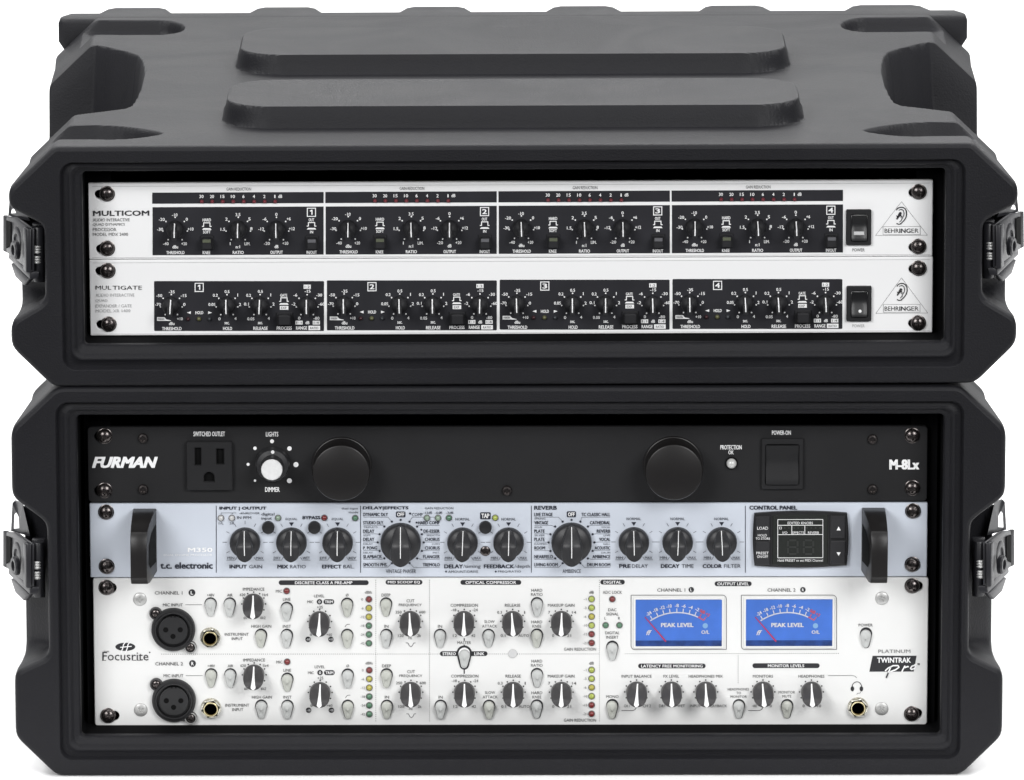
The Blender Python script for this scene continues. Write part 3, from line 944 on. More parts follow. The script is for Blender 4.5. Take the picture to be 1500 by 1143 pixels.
def ear_logo(u, dx, dy, col):
    def Z(pts): return [(1160 + a / 6.25 + dx, 260 + b / 6.25 + dy) for a, b in pts]
    u.stroke(Z([(956, 300), (968, 282), (990, 273), (1015, 273), (1036, 285), (1048, 310), (1050, 340), (1043, 368), (1028, 392), (1010, 410), (994, 426), (974, 428), (957, 420)]), 1.5, col, 2)
    u.stroke(Z([(978, 300), (1000, 290), (1020, 302), (1027, 325), (1024, 348), (1010, 372), (1000, 395), (985, 408)]), 1.1, col, 2)
    u.poly(Z([(955, 345), (968, 352), (975, 335), (984, 318), (996, 315), (1006, 325), (1000, 345), (984, 362), (972, 375), (962, 388), (955, 378), (962, 365)]), col, 2)
    u.stroke(Z([(990, 345), (1004, 352), (998, 370)]), 1.2, col, 2)

def triangle_logo(u, apex, bl, br, bx, col, dx, dy, ty):
    u.section('brand_logo', 1)
    u.stroke([apex, bl, br, apex], 0.45, 'grey', 1, False)
    x0, y0, x1, y1 = bx
    u.frame(x0, y0, x1, y1, 0.45, 'grey', 1)
    u.rect(x0 + .5, y0 + .5, x1 - .5, y1 - .5, 'plate', 0.6)
    u.tl(1295.8, 1316.8, ty, 6.2, "BEHR", 'dgrey', -0.005)
    u.tl(1317.6, 1333.8, ty, 6.2, "ING", 'ink', 0.035)
    u.tl(1335, 1345.5, ty, 6.2, "ER", 'dgrey', -0.005)
    ear_logo(u, dx, dy, col)
    u.section('printed_legend', 0)
M['plate'] = M['pw']

# ================================================================== unit 1: quad compressor
u = Unit('rack_compressor', 'white dynamics processor with red lamp strip, uppermost unit of the upper case', 'audio unit', F_up, 748, 378.2, 0.0040)
u.panel(129.8, 268.8, 1366.3, 380.2, M['pw'], holes=[(149.5, 285, 22, 13), (151.5, 365, 22, 13), (1341, 282.5, 20, 13), (1341, 362.5, 20, 13)])
for x, y in ((156.6, 284.8), (157, 364.8), (1345.8, 281.8), (1345.3, 362)): rack_screw(u, x, y)
u.rect(135, 273.0, 1362, 273.5, 'lgrey', 1); u.rect(135, 377.4, 1362, 377.9, 'lgrey', 1)  # shading of the panel-edge bends, drawn as thin grey lines
u.section('brand_logo', 0)
u.tl(136.8, 218.4, 312.3, 7.4, "MULTICOM", 'ink', 0.05)
u.section('printed_legend', 9)
for s, x1, y in (("AUDIO INTERACTIVE", 190, 322), ("QUAD DYNAMICS", 183, 329), ("PROCESSOR", 170.5, 336.2), ("MODEL MDX 2400", 187.5, 343.2)):
    u.tl(136.3, x1, y, 4.6, s, 'grey', -0.012)
for ch in range(4):
    dx = 253.6 * ch; dy = -1.02 * ch
    u.section('lamp_strip', ch)
    u.rect(223 + dx, 282.3 + dy, 474 + dx, 298.6 + dy, 'field', 1)
    u.section('control_field', ch); u.rect(223.5 + dx, 303.6 + dy, 474 + dx, 374 + dy, 'field', 1)
    u.section('printed_legend', ch)
    def t(x, y, w, h, s, col='white', b=0.03, **k): u.t(x + dx, y + dy, w, h, s, col, b, **k)
    t(349.8, 277, 36, 4.6, "GAIN REDUCTION", 'grey', -0.012)
    for k, s in enumerate(("30", "20", "15", "10", "6", "4", "2", "1")):
        t(295.2 + 15.35 * k, 287.8, 5.8 if k < 4 else 3, 4.6, s)
        led(u, 295.7 + 15.35 * k + dx, 295.3 + dy, 'ledrd', 1.1, 'indicator_lamp', False)
    t(410.5, 287.5, 5.6, 4.6, "dB")
    for x in (256.6, 349, 405):
        dial7(u, x + dx, 336.3 + dy, 18)
        fin_knob(u, x + dx, 335.5 + dy, 'bh', math.radians(random.uniform(-2.5, 2.5)))
    for (x, y, w, s) in ((256, 314.8, 8, "-10"), (237, 321.4, 8.5, "-20"), (273.6, 321.2, 3, "0"), (234.6, 336, 8.5, "-30"), (279.3, 335.6, 8.5, "+10"), (243, 357, 8, "-40"), (269.8, 357, 8, "+20"),
                         (348.6, 314.4, 7, "3.5"), (331.8, 321, 3.2, "2"), (365.4, 320.8, 3.2, "5"), (326.5, 336, 6.5, "1.5"), (368.2, 335, 3.2, "8"), (337.2, 357, 2, "1"), (362.4, 357, 8, "LIM."),
                         (404.8, 314, 3.2, "0"), (387.6, 320.8, 5.5, "-6"), (423, 320.6, 5.5, "+6"), (382.6, 335.5, 8.5, "-12"), (427.5, 335, 8.5, "+12"), (391, 356.6, 8.5, "-20"), (418, 356.4, 8.5, "+20")):
        t(x, y, w, 4.4, s)
    t(256.8, 361.6, 8, 4.6, "dBu"); t(348.5, 361.6, 6, 4.4, "n:1"); t(405, 361.2, 5.5, 4.6, "dB")
    t(257, 370, 26.5, 4.6, "THRESHOLD"); t(302.5, 370, 11, 4.6, "KNEE"); t(349, 369.8, 16, 4.6, "RATIO"); t(405.2, 369.6, 18, 4.6, "OUTPUT"); t(456.6, 369.6, 15, 4.6, "IN/OUT")
    t(303, 322.2, 12, 4.4, "HARD"); t(303, 339.8, 11, 4.4, "SOFT"); t(456.2, 322, 8, 4.4, "OUT"); t(456.4, 339.8, 4.5, 4, "IN")
    sw_icon(u, 303 + dx, 328.6 + dy); sw_icon(u, 456.4 + dx, 328.2 + dy)
    num_box(u, 456.2 + dx, 311 + dy, str(ch + 1))
    push_switch(u, 303.3 + dx, 344.5 + dy, 365 + dy, 19, 'lensg'); push_switch(u, 457 + dx, 344.5 + dy, 365 + dy, 19, 'lens')
u.section('printed_legend', 8)
u.t(1257.5, 366, 18, 4.8, "POWER", 'grey', -0.01)
o, c = rocker(u, 1239, 306.4, 1276.3, 358.6, 1246.5, 313.5, 1270.5, 352.5, True)
p = u.at(1258, 340.5)
link('switch_lens', box_mesh(-7.6 * PX, 7.6 * PX, -0.0034, -0.001, -2.6 * PX, 2.6 * PX, M['lens2'] if 'lens2' in M else M['blank'], 0.0002), o, (p[0] - c[0], 0.0, p[2] - c[2]))
triangle_logo(u, (1320.5, 295.5), (1282.5, 345), (1358.5, 344.6), (1293.5, 332, 1348, 344), 'ink', 0, 0, 338)
u.done()

# ================================================================== unit 2: quad gate
u = Unit('rack_gate', 'white expander gate with plain band above its black dials, lower unit of the upper case', 'audio unit', F_up, 748, 489.6, 0.0040)
u.panel(131.5, 381.2, 1366.3, 492.0, M['pw'], holes=[(150.5, 397.5, 22, 13), (152, 475.8, 22, 13), (1341, 394.3, 20, 13), (1340.5, 474, 20, 13)])
for x, y in ((157.6, 397.4), (159.2, 475.8), (1345.7, 393.8), (1344.9, 474)): rack_screw(u, x, y)
u.rect(136, 385.0, 1362, 385.5, 'lgrey', 1); u.rect(136, 489.2, 1362, 489.7, 'lgrey', 1)  # edge bends of this panel, their shading drawn in grey too
u.section('brand_logo', 0)
u.tl(140.3, 163, 421.4, 5.8, "MUL", 'ink', 0.01); u.tl(165, 208, 421.4, 5.8, "TIGATE", 'dgrey', 0.0)
u.section('printed_legend', 9)
for s, x1, y in (("AUDIO INTERACTIVE", 197, 432.2), ("QUAD", 157.5, 440.5), ("EXPANDER / GATE", 193, 448), ("MODEL XR 1400", 191, 455.2)):
    u.tl(140.3, x1, y, 4.6, s, 'lgrey', -0.014)
for ch in range(4):
    dx = 253.1 * ch; dy = -1.0 * ch
    u.section('control_field', ch)
    u.pill(225.8 + dx, 411.8 + dy, 474.6 + dx, 485.4 + dy - 0.5, 'field', 1, 1.5)
    u.section('printed_legend', ch)
    def t(x, y, w, h, s, col='white', b=0.03, **k): u.t(x + dx, y + dy, w, h, s, col, b, **k)
    for x in (251, 332.5, 381, 450):
        dial7(u, x + dx, 447.6 + dy, 16)
        fin_knob(u, x - 0.5 + dx, 447 + dy, 'bg', math.radians(random.uniform(-2.5, 2.5)))
    for (x, y, w, s) in ((251.6, 427.5, 8.5, "-35"), (233.3, 433, 8.5, "-50"), (269, 433, 8.5, "-15"), (231.5, 446, 8.5, "-70"), (270, 446, 3.2, "0"), (263.6, 467, 8, "+10"),
                         (332.6, 427.2, 7, "0.5"), (315.5, 432.6, 7, "0.2"), (348.2, 432.2, 2, "1"), (310.4, 446, 10, "0.05"), (351.6, 446, 3, "2"), (321.5, 467, 3.2, "0"), (345, 466.6, 3, "4"),
                         (381.4, 427, 7, "0.5"), (364.2, 432.6, 7, "0.2"), (396.6, 432, 2, "1"), (361, 445.4, 7, "0.1"), (400.6, 445.4, 3, "2"), (367.5, 467, 10, "0.05"), (393.6, 466.4, 3, "4"),
                         (450.6, 426.6, 8.5, "-15"), (432.6, 432.2, 5.5, "-6"), (467.6, 432.2, 8.5, "-30"), (430, 445.4, 5.5, "-2"), (471, 445.4, 8.5, "-60"), (438.4, 466, 3.2, "0"), (463.6, 466.2, 8.5, "-80")):
        t(x, y, w, 4.3, s)
    t(251.6, 474, 8, 4.4, "dBu"); t(332.6, 473.4, 7, 3.4, "sec."); t(381.4, 473.2, 7, 3.4, "sec."); t(450.4, 472.6, 5.5, 4.4, "dB")
    t(251.8, 481.4, 28.5, 4.8, "THRESHOLD"); t(333.4, 481.2, 13, 4.8, "HOLD"); t(381.6, 481, 21, 4.8, "RELEASE"); t(416.4, 480.6, 22, 4.8, "PROCESS"); t(441.8, 480.4, 16, 4.8, "RANGE")
    t(292, 458, 11.5, 4.4, "HOLD"); t(415.6, 432.6, 10, 4, "GATE")
    u.poly([(273.8 + dx, 458 + dy), (279.5 + dx, 456 + dy), (279.5 + dx, 460 + dy)], 'white', 2); u.poly([(310.6 + dx, 458 + dy), (305 + dx, 456 + dy), (305 + dx, 460 + dy)], 'white', 2)
    u.poly([(230 + dx, 464.6 + dy), (241 + dx, 464.6 + dy), (244 + dx, 468 + dy), (250.5 + dx, 469.4 + dy), (250.5 + dx, 470 + dy), (230 + dx, 470 + dy)], 'white', 2)
    t(236, 467.3, 9, 2.6, "MARGIN", 'ink', 0, layer=3)
    for x, y, w, h, s in ((450, 420, 10.5, 6, "1:2"), (416.2, 451, 12.5, 5.6, "EXP."), (438, 472.6, 10.5, 5.6, "1:1"), (463.4, 472.6, 10.5, 5.6, "1:4"), (460.4, 480.4, 17, 6.4, "RATIO")):
        u.rect(x - w / 2 + dx, y - h / 2 + dy, x + w / 2 + dx, y + h / 2 + dy, 'white', 2); t(x, y, w * 0.7, 3.4, s, 'ink', 0.0, layer=3)
    sw_icon(u, 416 + dx, 438.4 + dy)
    num_box(u, 291.8 + dx, 421 + dy, str(ch + 1))
    led(u, 275.4 + dx, 467.2 + dy, 'ledm', 1.1, 'indicator_lamp', False); led(u, 291.4 + dx, 467.2 + dy, 'ledo', 1.25, 'indicator_lamp', False); led(u, 307 + dx, 467.2 + dy, 'ledk', 1.1, 'indicator_lamp', False)
    push_switch(u, 417 + dx, 457 + dy, 476.2 + dy, 24, None)
u.section('printed_legend', 8)
u.t(1257.5, 477.2, 18, 4.6, "POWER", 'lgrey', -0.01)
o, c = rocker(u, 1239.6, 418.4, 1276.6, 470, 1246.5, 425.5, 1270.8, 463.8, False)
p = u.at(1259.5, 454.5)
link('switch_dot', lathe([(2.3 * PX, 0.001), (2.3 * PX, 0.0033), (0.0001, 0.0034)], M['white'], 16), o, (p[0] - c[0], 0, p[2] - c[2]))
triangle_logo(u, (1320.5, 407), (1283, 459), (1359, 458.6), (1294, 446, 1347.7, 457.6), 'dgrey', 0.8, 111.5, 452)
u.done()

# ================================================================== unit 3: black power conditioner
u = Unit('power_conditioner', 'black power conditioner with outlet and two round light covers, top unit of the lower case', 'audio unit', F_low, 743, 735.2, 0.0010)
u.panel(128.5, 625.2, 1358.5, 735.6, M['furman'], r=0.0022, holes=[(148, 639.5, 20, 14), (148, 719, 20, 14), (1334, 638.6, 16, 13), (1334, 715.4, 16, 13)])
for x, y in ((153, 639.5), (153, 719.3), (1336.3, 638.8), (1336.6, 715.6)): rack_screw(u, x, y)
for x, y in ((209.5, 642), (209.6, 716.6), (742.6, 718.5), (1278, 643.4), (1278, 716.4)): small_screw(u, x, y, 'allen')
u.section('brand_logo', 0)
u.t(183, 677.3, 94, 15.4, "FURMAN", 'white', 0.085, 0.30)
u.t(1324.6, 680.4, 42, 14, "M-8Lx", 'white', 0.075)
u.section('printed_legend', 0)
u.t(306.5, 635.6, 46, 6.8, "SWITCHED OUTLET", 'white', 0.02); u.t(398.6, 636, 18, 6.8, "LIGHTS", 'white', 0.02); u.t(399, 717, 21, 6.8, "DIMMER", 'white', 0.02)
u.t(1070.8, 655.2, 31, 6.4, "PROTECTION", 'white', 0.02); u.t(1070.8, 662.6, 7.6, 5.8, "OK", 'white', 0.02); u.t(1144.6, 633.8, 27.5, 6.4, "POWER-ON", 'white', 0.02)
for x, y, r_ in ((398.5, 646.4, 2.9), (373.5, 656.6, 2.6), (424, 657, 3.3), (363.5, 680.2, 2.3), (433.5, 680.6, 3.8), (373.5, 704, 1.8), (424, 704.2, 3.7)): u.disc(x, y, r_, 'white', 2)
# outlet
q0 = u.at(273.5, 717); q1 = u.at(340.5, 645.5)
c = ((q0[0] + q1[0]) / 2, 0, (q0[2] + q1[2]) / 2); hw = (q1[0] - q0[0]) / 2; hh = (q1[2] - q0[2]) / 2
def hr(x0, y0, x1, y1):
    a = u.at(x0, y1); b = u.at(x1, y0); return rrect(a[0] - c[0], a[2] - c[2], b[0] - c[0], b[2] - c[2], 0.0001, 1)
gx0 = u.at(299, 704); gx1 = u.at(314, 690); gr = (gx1[0] - gx0[0]) / 2; gcx = (gx0[0] + gx1[0]) / 2 - c[0]; gz0 = gx0[2] - c[2]; gzc = gx1[2] - c[2] - gr
ground = [(gcx - gr, gz0), (gcx + gr, gz0)] + [(gcx + gr * math.cos(math.pi * k / 10), gzc + gr * math.sin(math.pi * k / 10)) for k in range(11)]
holes = [hr(286, 654.5, 294.5, 680), hr(317.5, 656, 328, 678.5), ground]
o = link('power_outlet', slab(rrect(-hw, -hh, hw, hh, 0.0012, 4), M['furman'], 0.0032, holes, y0=0.0, bev=0.0005), u.root, c)
link('slot_backing', box_mesh(-hw * 0.9, hw * 0.9, -0.0006, -0.0002, -hh * 0.9, hh * 0.9, M['hole']), o)
# dimmer
o = link('dimmer_knob', lathe([(0.0098, 0), (0.0098, 0.006), (0.0090, 0.0078), (0.0066, 0.0085), (0.0064, 0.012), (0.0062, 0.0170), (0.0060, 0.0175)], M['knob'], 40), u.root, u.at(399.5, 678))
link('knob_cap', lathe([(0.0061, 0.0170), (0.0061, 0.0182), (0.0057, 0.0186), (0.0030, 0.0184), (0.0001, 0.0183)], M['bright'], 40), o)
link('pointer', lathe([(0.0010, 0.0080), (0.0010, 0.0086), (0.0001, 0.0086)], M['white'], 12), o, (0.0003, 0, 0.0082))
# round covers over the pull-out lights
for x, y in ((500.6, 683), (986.3, 682)):
    o = link('light_cover', lathe([(0.0174, 0), (0.0174, 0.0010), (0.0171, 0.0016), (0.0167, 0.0018), (0.0165, 0.0170), (0.0161, 0.0178), (0.0155, 0.0181)], M['cover'], 64), u.root, u.at(x, y))
# protection lamp
o = link('protection_lamp', lathe([(0.0030, 0), (0.0030, 0.0008), (0.0027, 0.0024), (0.0017, 0.0036), (0.0001, 0.0039)], M['ledc'], 28, 60), u.root, u.at(1071.5, 678.5))
link('collar', lathe([(0.0037, 0), (0.0036, 0.0010), (0.0030, 0.0011)], M['hole'], 28), o)
# power rocker
o, c = rocker(u, 1115, 641.5, 1177, 716, 1121, 650.5, 1170.5, 709, False)
o.data.materials[0] = M['furman']
for ch_ in o.children: ch_.data.materials[0] = M['furman']
u.done()

# ================================================================== unit 4: pale blue effects unit
u = Unit('effects_processor', 'pale blue effects unit with two black handles, in the middle of the lower case', 'audio unit', F_low, 745, 845.4, 0.0006)
u.panel(131.8, 737.8, 1358.2, 845.6, M['tc'], holes=[(157, 752, 17, 15), (158, 832, 17, 15), (1340, 751, 17, 15), (1340, 829, 17, 15)])
for x, y in ((155.4, 751), (156.2, 830.6), (1337.4, 749.4), (1336.6, 827.6)): rack_screw(u, x, y)
for x in (316.8, 528.2, 778.4, 1091.8): u.rect(x - 0.5, 741, x + 0.5, 839, 'inkb')
u.section('brand_logo', 0)
u.tl(275.5, 311, 805.5, 6.2, "M350", 'white', 0.06)
u.tl(240, 311, 813, 2.8, "DUAL ENGINE PROCESSOR", 'white', 0.01)
u.tl(235.5, 311.3, 828.4, 9, "t.c. electronic", 'inkb', 0.06)
u.section('printed_legend', 1)
B = 0.065
def t(x0, x1, y, h, s, b=0.0, col='inkb', **k): u.tl(x0, x1, y, h, s, col, b, **k)
t(321.8, 390, 744.9, 5.4, "INPUT | OUTPUT", B)
t(350, 380.5, 752.2, 3.6, "-40dB|OVER", -0.005); t(347.3, 368, 758.2, 4, "IN PPM", 0.01); t(320.5, 327.5, 766.4, 3.6, "1/L", -.01); t(336.5, 343.5, 766.4, 3.6, "2/R", -.01)
u.stroke([(324, 753.5), (324, 751.4), (346, 751.4)], 0.5, 'inkb'); u.stroke([(340, 753.5), (340, 751.4)], 0.5, 'inkb')
t(383, 402, 753.6, 5.4, "digital", -0.005); t(383, 398, 759.8, 5.2, "input", -0.005); t(443.4, 469, 758.2, 4.6, "BYPASS", B)
t(500.5, 525, 745.2, 4, "dual input", -0.005); t(511, 525, 750.2, 3.2, "mode", -0.005)
def ticks(x, y, r0, top):
    for a in (-120, -90, -60, -30, 0, 30, 60, 90, 120):
        if a == 0 and not top: continue
        r1 = r0 + 4.5; r2 = r0 + (11 if abs(a) == 90 else 9.5)
        s, c_ = math.sin(math.radians(a)), math.cos(math.radians(a))
        u.stroke([(x + r1 * s, y - r1 * c_), (x + r2 * s, y - r2 * c_)], 0.6, 'inkb')
def down(x, y): u.poly([(x - 3.6, y - 2.6), (x + 3.6, y - 2.6), (x, y + 3)], 'inkb')
def minmax(x, y, a, b_):
    t(x - 26, x - 16, y, 3.8, a, 0); t(x + 16.5, x + 27, y, 3.8, b_, 0)
    u.stroke([(x - 27, y + 3.2), (x - 14.6, y + 3.2), (x - 12, y - 1.2)], 0.5, 'inkb'); u.stroke([(x + 28, y + 3.2), (x + 16, y + 3.2), (x + 13.2, y - 1.2)], 0.5, 'inkb')
for x, top, a, b_ in ((359, True, "MIN", "MAX"), (427, False, "DRY", "WET"), (494.6, False, "EFF", "REV"), (677.6, False, "MIN", "MAX"), (745, False, "MIN", "MAX"), (928.4, False, "MIN", "MAX"), (992.6, False, "MIN", "MAX"), (1057, False, "MIN", "MAX")):
    y = 794.5 if x < 900 else 794
    ticks(x, y, 22, top); minmax(x, y + 23, a, b_)
    if not top:
        down(x, y - 26.6); t(x - (8.5 if x < 600 else 10.5), x + (8.5 if x < 600 else 10.5), y - 34, 3.8, "EQUAL" if x < 600 else "NORMAL", -0.005)
    fin_knob(u, x, y, 'tc', math.radians(random.uniform(-3, 3)))
for x, y in ((587, 794.6), (837.2, 794.2)): fin_knob(u, x, y, 'tcbig', 0.0)
t(336.5, 361.5, 830, 5.2, "INPUT", B); t(365, 384, 830, 5.2, "GAIN", -0.005); t(406.5, 422, 830, 5.2, "MIX", B); t(425, 448, 830, 5.2, "RATIO", -.005); t(472, 500, 830, 5.2, "EFFECT", B); t(503, 519, 830, 5.2, "BAL.", -.005)
u.section('printed_legend', 2)
t(531.8, 598, 744.5, 5.4, "DELAY|EFFECTS", B)
def off(x, y, w, h, s):
    u.pill(x - w / 2, y - h / 2, x + w / 2, y + h / 2, 'inkb', 1, 1.8); t(x - w * .36, x + w * .36, y, h * 0.62, s, 0.04, 'white', layer=2)
off(587, 753.6, 14, 8.6, "OFF"); off(837, 753.4, 13.6, 8.8, "OFF"); off(711, 755.6, 15.6, 10.4, "TAP")
Ld = ((574, 764), (563, 771.2), (556, 782.5), (553.3, 794.5), (556, 807), (563, 818), (574, 825))
def legend(cx, left, right, xl, xr):
    ys = (753.6, 765.6, 778, 790, 802.6, 815.4, 827.2)
    for k, ((bg, w1, sm, w2)) in enumerate(left):
        t(xl, xl + w1, ys[k], 4.8, bg, 0.03)
        if sm: t(xl, xl + w2, ys[k] - 5.8, 2.4, sm, 0.0)
        dx_, dy_ = Ld[k][0] - 587 + cx, Ld[k][1]
        yy = ys[k] + 4.1
        u.disc(dx_, dy_, 1.6, 'inkb', 2); u.stroke([(xl, yy), (min(dx_ - 2, max(xl + w1, dx_ - 6)), yy), (dx_, dy_)], 0.45, 'inkb')
    for k, ((bg, w1, sm, w2)) in enumerate(right):
        t(xr - w1, xr, ys[k], 4.8, bg, 0.03)
        if sm: t(xr - w2, xr, ys[k] - 5.8, 2.4, sm, 0.0)
        dx_, dy_ = cx - (Ld[k][0] - 587), Ld[k][1]
        yy = ys[k] + 4.1
        u.disc(dx_, dy_, 1.6, 'inkb', 2); u.stroke([(xr, yy), (max(dx_ + 2, min(xr - w1, dx_ + 6)), yy), (dx_, dy_)], 0.45, 'inkb')
    u.disc(cx, 761.5, 1.6, 'inkb', 2)
legend(587, (("DYNAMIC DLY", 36, "", 0), ("STUDIO DLY.", 30, "", 0), ("DELAY", 16, "TRIPLETS", 21), ("DELAY", 16, "SOFT", 11), ("P. PONG", 20, "DELAY", 14), ("SLAPBACK", 27, "DELAY", 14), ("SMOOTH PHS.", 35, "", 0)),
       (("", 40, "", 0), ("HARD COMP", 31.5, "", 0), ("DE-ESSER", 23.5, "", 0), ("CHORUS", 21.5, "SMOOTH", 19), ("CHORUS", 21.5, "LUSH", 11), ("FLANGER", 24, "INST.", 10), ("TREMOLO", 24.5, "", 0)), 532.2, 644)
t(603.5, 619, 753.8, 4.8, "COMP", 0.008); u.disc(600.8, 752.2, 1.6, 'inkb', 2); u.disc(610.2, 765.4, 1.4, 'inkb', 2); u.disc(617.2, 776, 1.4, 'inkb', 2)
t(565.3, 609.5, 836.8, 5.6, "VINTAGE PHASER", 0.012)
t(622.5, 664, 744.4, 3, "GAIN REDUCTION", 0.0)
for x, s, w in ((626.6, "-12dB", 13), (642.4, "-6dB", 11), (658.6, "-3dB", 11)): t(x - w / 2, x + w / 2, 751, 3.6, s, -0.005)
t(651, 678, 829.6, 5.4, "DELAY", B); t(678.6, 704, 830.2, 6.2, "/timing", -.005); t(656.5, 700.5, 837.4, 3.6, "AMOUNT/DRIVE", 0); u.disc(653.4, 837.4, 1.4, 'inkb')
t(709, 753, 829.6, 5.4, "FEEDBACK", B); t(753.6, 776.5, 830.2, 6.2, "/depth", -.005); t(729.5, 763, 837.4, 3.6, "FREQ/RATIO", 0); u.disc(726.2, 837.4, 1.4, 'inkb')
u.section('printed_legend', 3)
t(782.8, 815.5, 743.8, 5.4, "REVERB", B)
legend(837.2, (("LIVE STAGE", 26.5, "", 0), ("VINTAGE", 20, "SPRING", 16), ("PLATE", 15, "GOLD", 11), ("PLATE", 15, "SILVER", 15), ("ROOM", 15.5, "DAMPED", 18), ("NEARFIELD", 27, "", 0), ("LIVING ROOM", 34, "", 0)),
       (("TC CLASSIC HALL", 42, "", 0), ("CATHEDRAL", 29.5, "", 0), ("REVERB", 19.5, "VOCAL", 13), ("VOCAL", 16, "LIVE", 9.5), ("ACOUSTIC", 22.5, "HALL", 10), ("AMBIENCE", 26, "DRUM", 13), ("DRUM ROOM", 33.5, "", 0)), 782.8, 893.8)
t(824, 851, 836.6, 5.6, "AMBIENCE", 0.012)
u.section('printed_legend', 4)
t(907.3, 923.6, 829.2, 5.4, "PRE", B); t(925.8, 949, 829.2, 5.4, "DELAY", -.005); t(968.3, 995, 829.2, 5.4, "DECAY", B); t(998.5, 1016.2, 829.2, 5.4, "TIME", -.005)
t(1029.5, 1057, 829.2, 5.4, "COLOR", B); t(1060.5, 1085, 829.2, 5.4, "FILTER", -.005); t(1098, 1167.3, 743.6, 5.6, "CONTROL PANEL", B)
for x, y, k in ((323.6, 759, 'ledc'), (339.6, 759, 'ledc'), (407.4, 758.8, 'ledgg'), (475.2, 758.6, 'ledr'), (520.4, 759, 'ledg'), (625.4, 758.8, 'ledgg'), (641.6, 758.8, 'ledgg'), (657.6, 758.8, 'ledg'), (725.4, 758.6, 'ledyg')): led(u, x, y, k, 1.6)
for x, y in ((393, 773.6), (460.6, 773.6), (711, 773.4)): round_button(u, x, y)
small_screw(u, 711, 807.4, 'black')
# handles
def handle(sx, x0, x1, xb):
    a = u.at(x0, 790)[0]; b = u.at(x1, 790)[0]
    zt = u.at(0, 745)[2]; zb = u.at(0, 838)[2]
    D = 0.037
    out = [(0, zt), (0.010, zt - 0.0006), (0.026, zt - 0.0030), (0.034, zt - 0.0060), (D, zt - 0.0105), (D + 0.0006, (zt + zb) / 2), (D, zb + 0.0050), (0.0335, zb + 0.0010), (0.026, zb - 0.0002), (0, zb)]
    inn = [(0, zt - 0.0075), (0.016, zt - 0.0085), (0.026, zt - 0.0120), (0.0295, zt - 0.0150), (0.030, (zt + zb) / 2), (0.0295, zb + 0.0120), (0.026, zb + 0.0085), (0.016, zb + 0.0072), (0, zb + 0.0070)]
    poly = out
    n = len(poly)
    sh = 0.0045     # base spreads towards the middle of the unit
    v = []
    for s in (0, 1):
        for d, z in poly:
            base = 1 - d / D
            xx = (a if s == 0 else b)
            if sx < 0 and s == 1: xx += sh * base * 0.9
            if sx > 0 and s == 0: xx -= sh * base * 0.9
            v.append((xx, -d, z))
    f = [(i, (i + 1) % n, (i + 1) % n + n, i + n) for i in range(n)]
    tri = tessellate_polygon([[Vector((d, z, 0)) for d, z in poly]])
    f += [tuple(q) for q in tri] + [tuple(k + n for k in q)[::-1] for q in tri]
    me = mesh_from("handle", v, f, M['cover'])
    import bmesh
    bm = bmesh.new(); bm.from_mesh(me); bmesh.ops.recalc_face_normals(bm, faces=bm.faces)
    eds = [e for e in bm.edges if len(e.link_faces) == 2 and e.calc_face_angle(0) > 0.6]
    bmesh.ops.bevel(bm, geom=eds, offset=0.0006, segments=2, affect='EDGES', profile=0.5)
    bm.to_mesh(me); bm.free()
    me.polygons.foreach_set("use_smooth", [True] * len(me.polygons)); me.set_sharp_from_angle(angle=math.radians(35))
    ho = link('handle', me, u.root)
    xi = (b + 0.0022) if sx < 0 else (a - 0.0022)
    cut = [(0.004, zt - 0.0085), (0.020, zt - 0.0100), (0.0300, zt - 0.0150), (0.0305, zb + 0.0120), (0.026, zb + 0.0085), (0.004, zb + 0.0070)]
    v = [(xi + (sh * (1 - d / D) * 0.9 - 0.0020) * (-sx) * 1.0 + s_ * 0.0, -d, z) for s_ in (0,) for d, z in cut]
    link('recess_shade', mesh_from('recess_shade', v, [tuple(range(6))], M['hole']), ho)  # flat black face; the shading of the recess is only colour
handle(-1, 195.5, 219.5, 229); handle(1, 1272, 1296, 1267)
# display module
def PT(x, y): q = u.at(x, y); return (q[0], q[2])
outl = []
for x0_, y0_, x1_, y1_, bx_, by_ in ((1105, 752.5, 1240.5, 752, 0, -3), (1240.5, 752, 1240, 828.5, 2.5, 0), (1240, 828.5, 1105, 829, 0, 3), (1105, 829, 1105, 752.5, -2.5, 0)):
    for k in range(8):
        q = k / 8; bl = 4 * q * (1 - q)
        outl.append(PT(x0_ + (x1_ - x0_) * q + bx_ * bl, y0_ + (y1_ - y0_) * q + by_ * bl - 1.5))
o = link('display_module', slab(outl, M['black'], 0.0030, bev=0.0007), u.root)
for x0_, y0_, x1_, y1_ in ((1106, 754, 1128, 788.5), (1106, 791, 1128, 825.5), (1215.5, 753.5, 1238.5, 787), (1215.5, 790, 1238.5, 825)):
    a = PT(x0_, y1_); b = PT(x1_, y0_)
    link('soft_key', slab(rrect(a[0], a[1], b[0], b[1], 0.0006, 3), M['knob'], 0.0042, bev=0.0006), o)
a = PT(1131, 826.5); b = PT(1213, 752)
link('display_window', slab(rrect(a[0], a[1], b[0], b[1], 0.0008, 3), M['screen'], 0.0034, bev=0.0004), o)
u.base = 0.0034
u.section('screen_print', 0)
def w(x, y, ww, h, s, b=0.01): u.t(x, y - 1.8, ww, h, s, 'white', b)
w(1172, 766, 37, 3.8, "EDITED KNOBS"); w(1149.6, 780, 7, 3.4, "I/O"); w(1169, 780, 17, 3.4, "EFFECTS"); w(1191.2, 780, 16, 3.4, "REVERB"); w(1172, 820.6, 66, 3.6, "Hold PRESET to set MIDI Channel", 0.0)
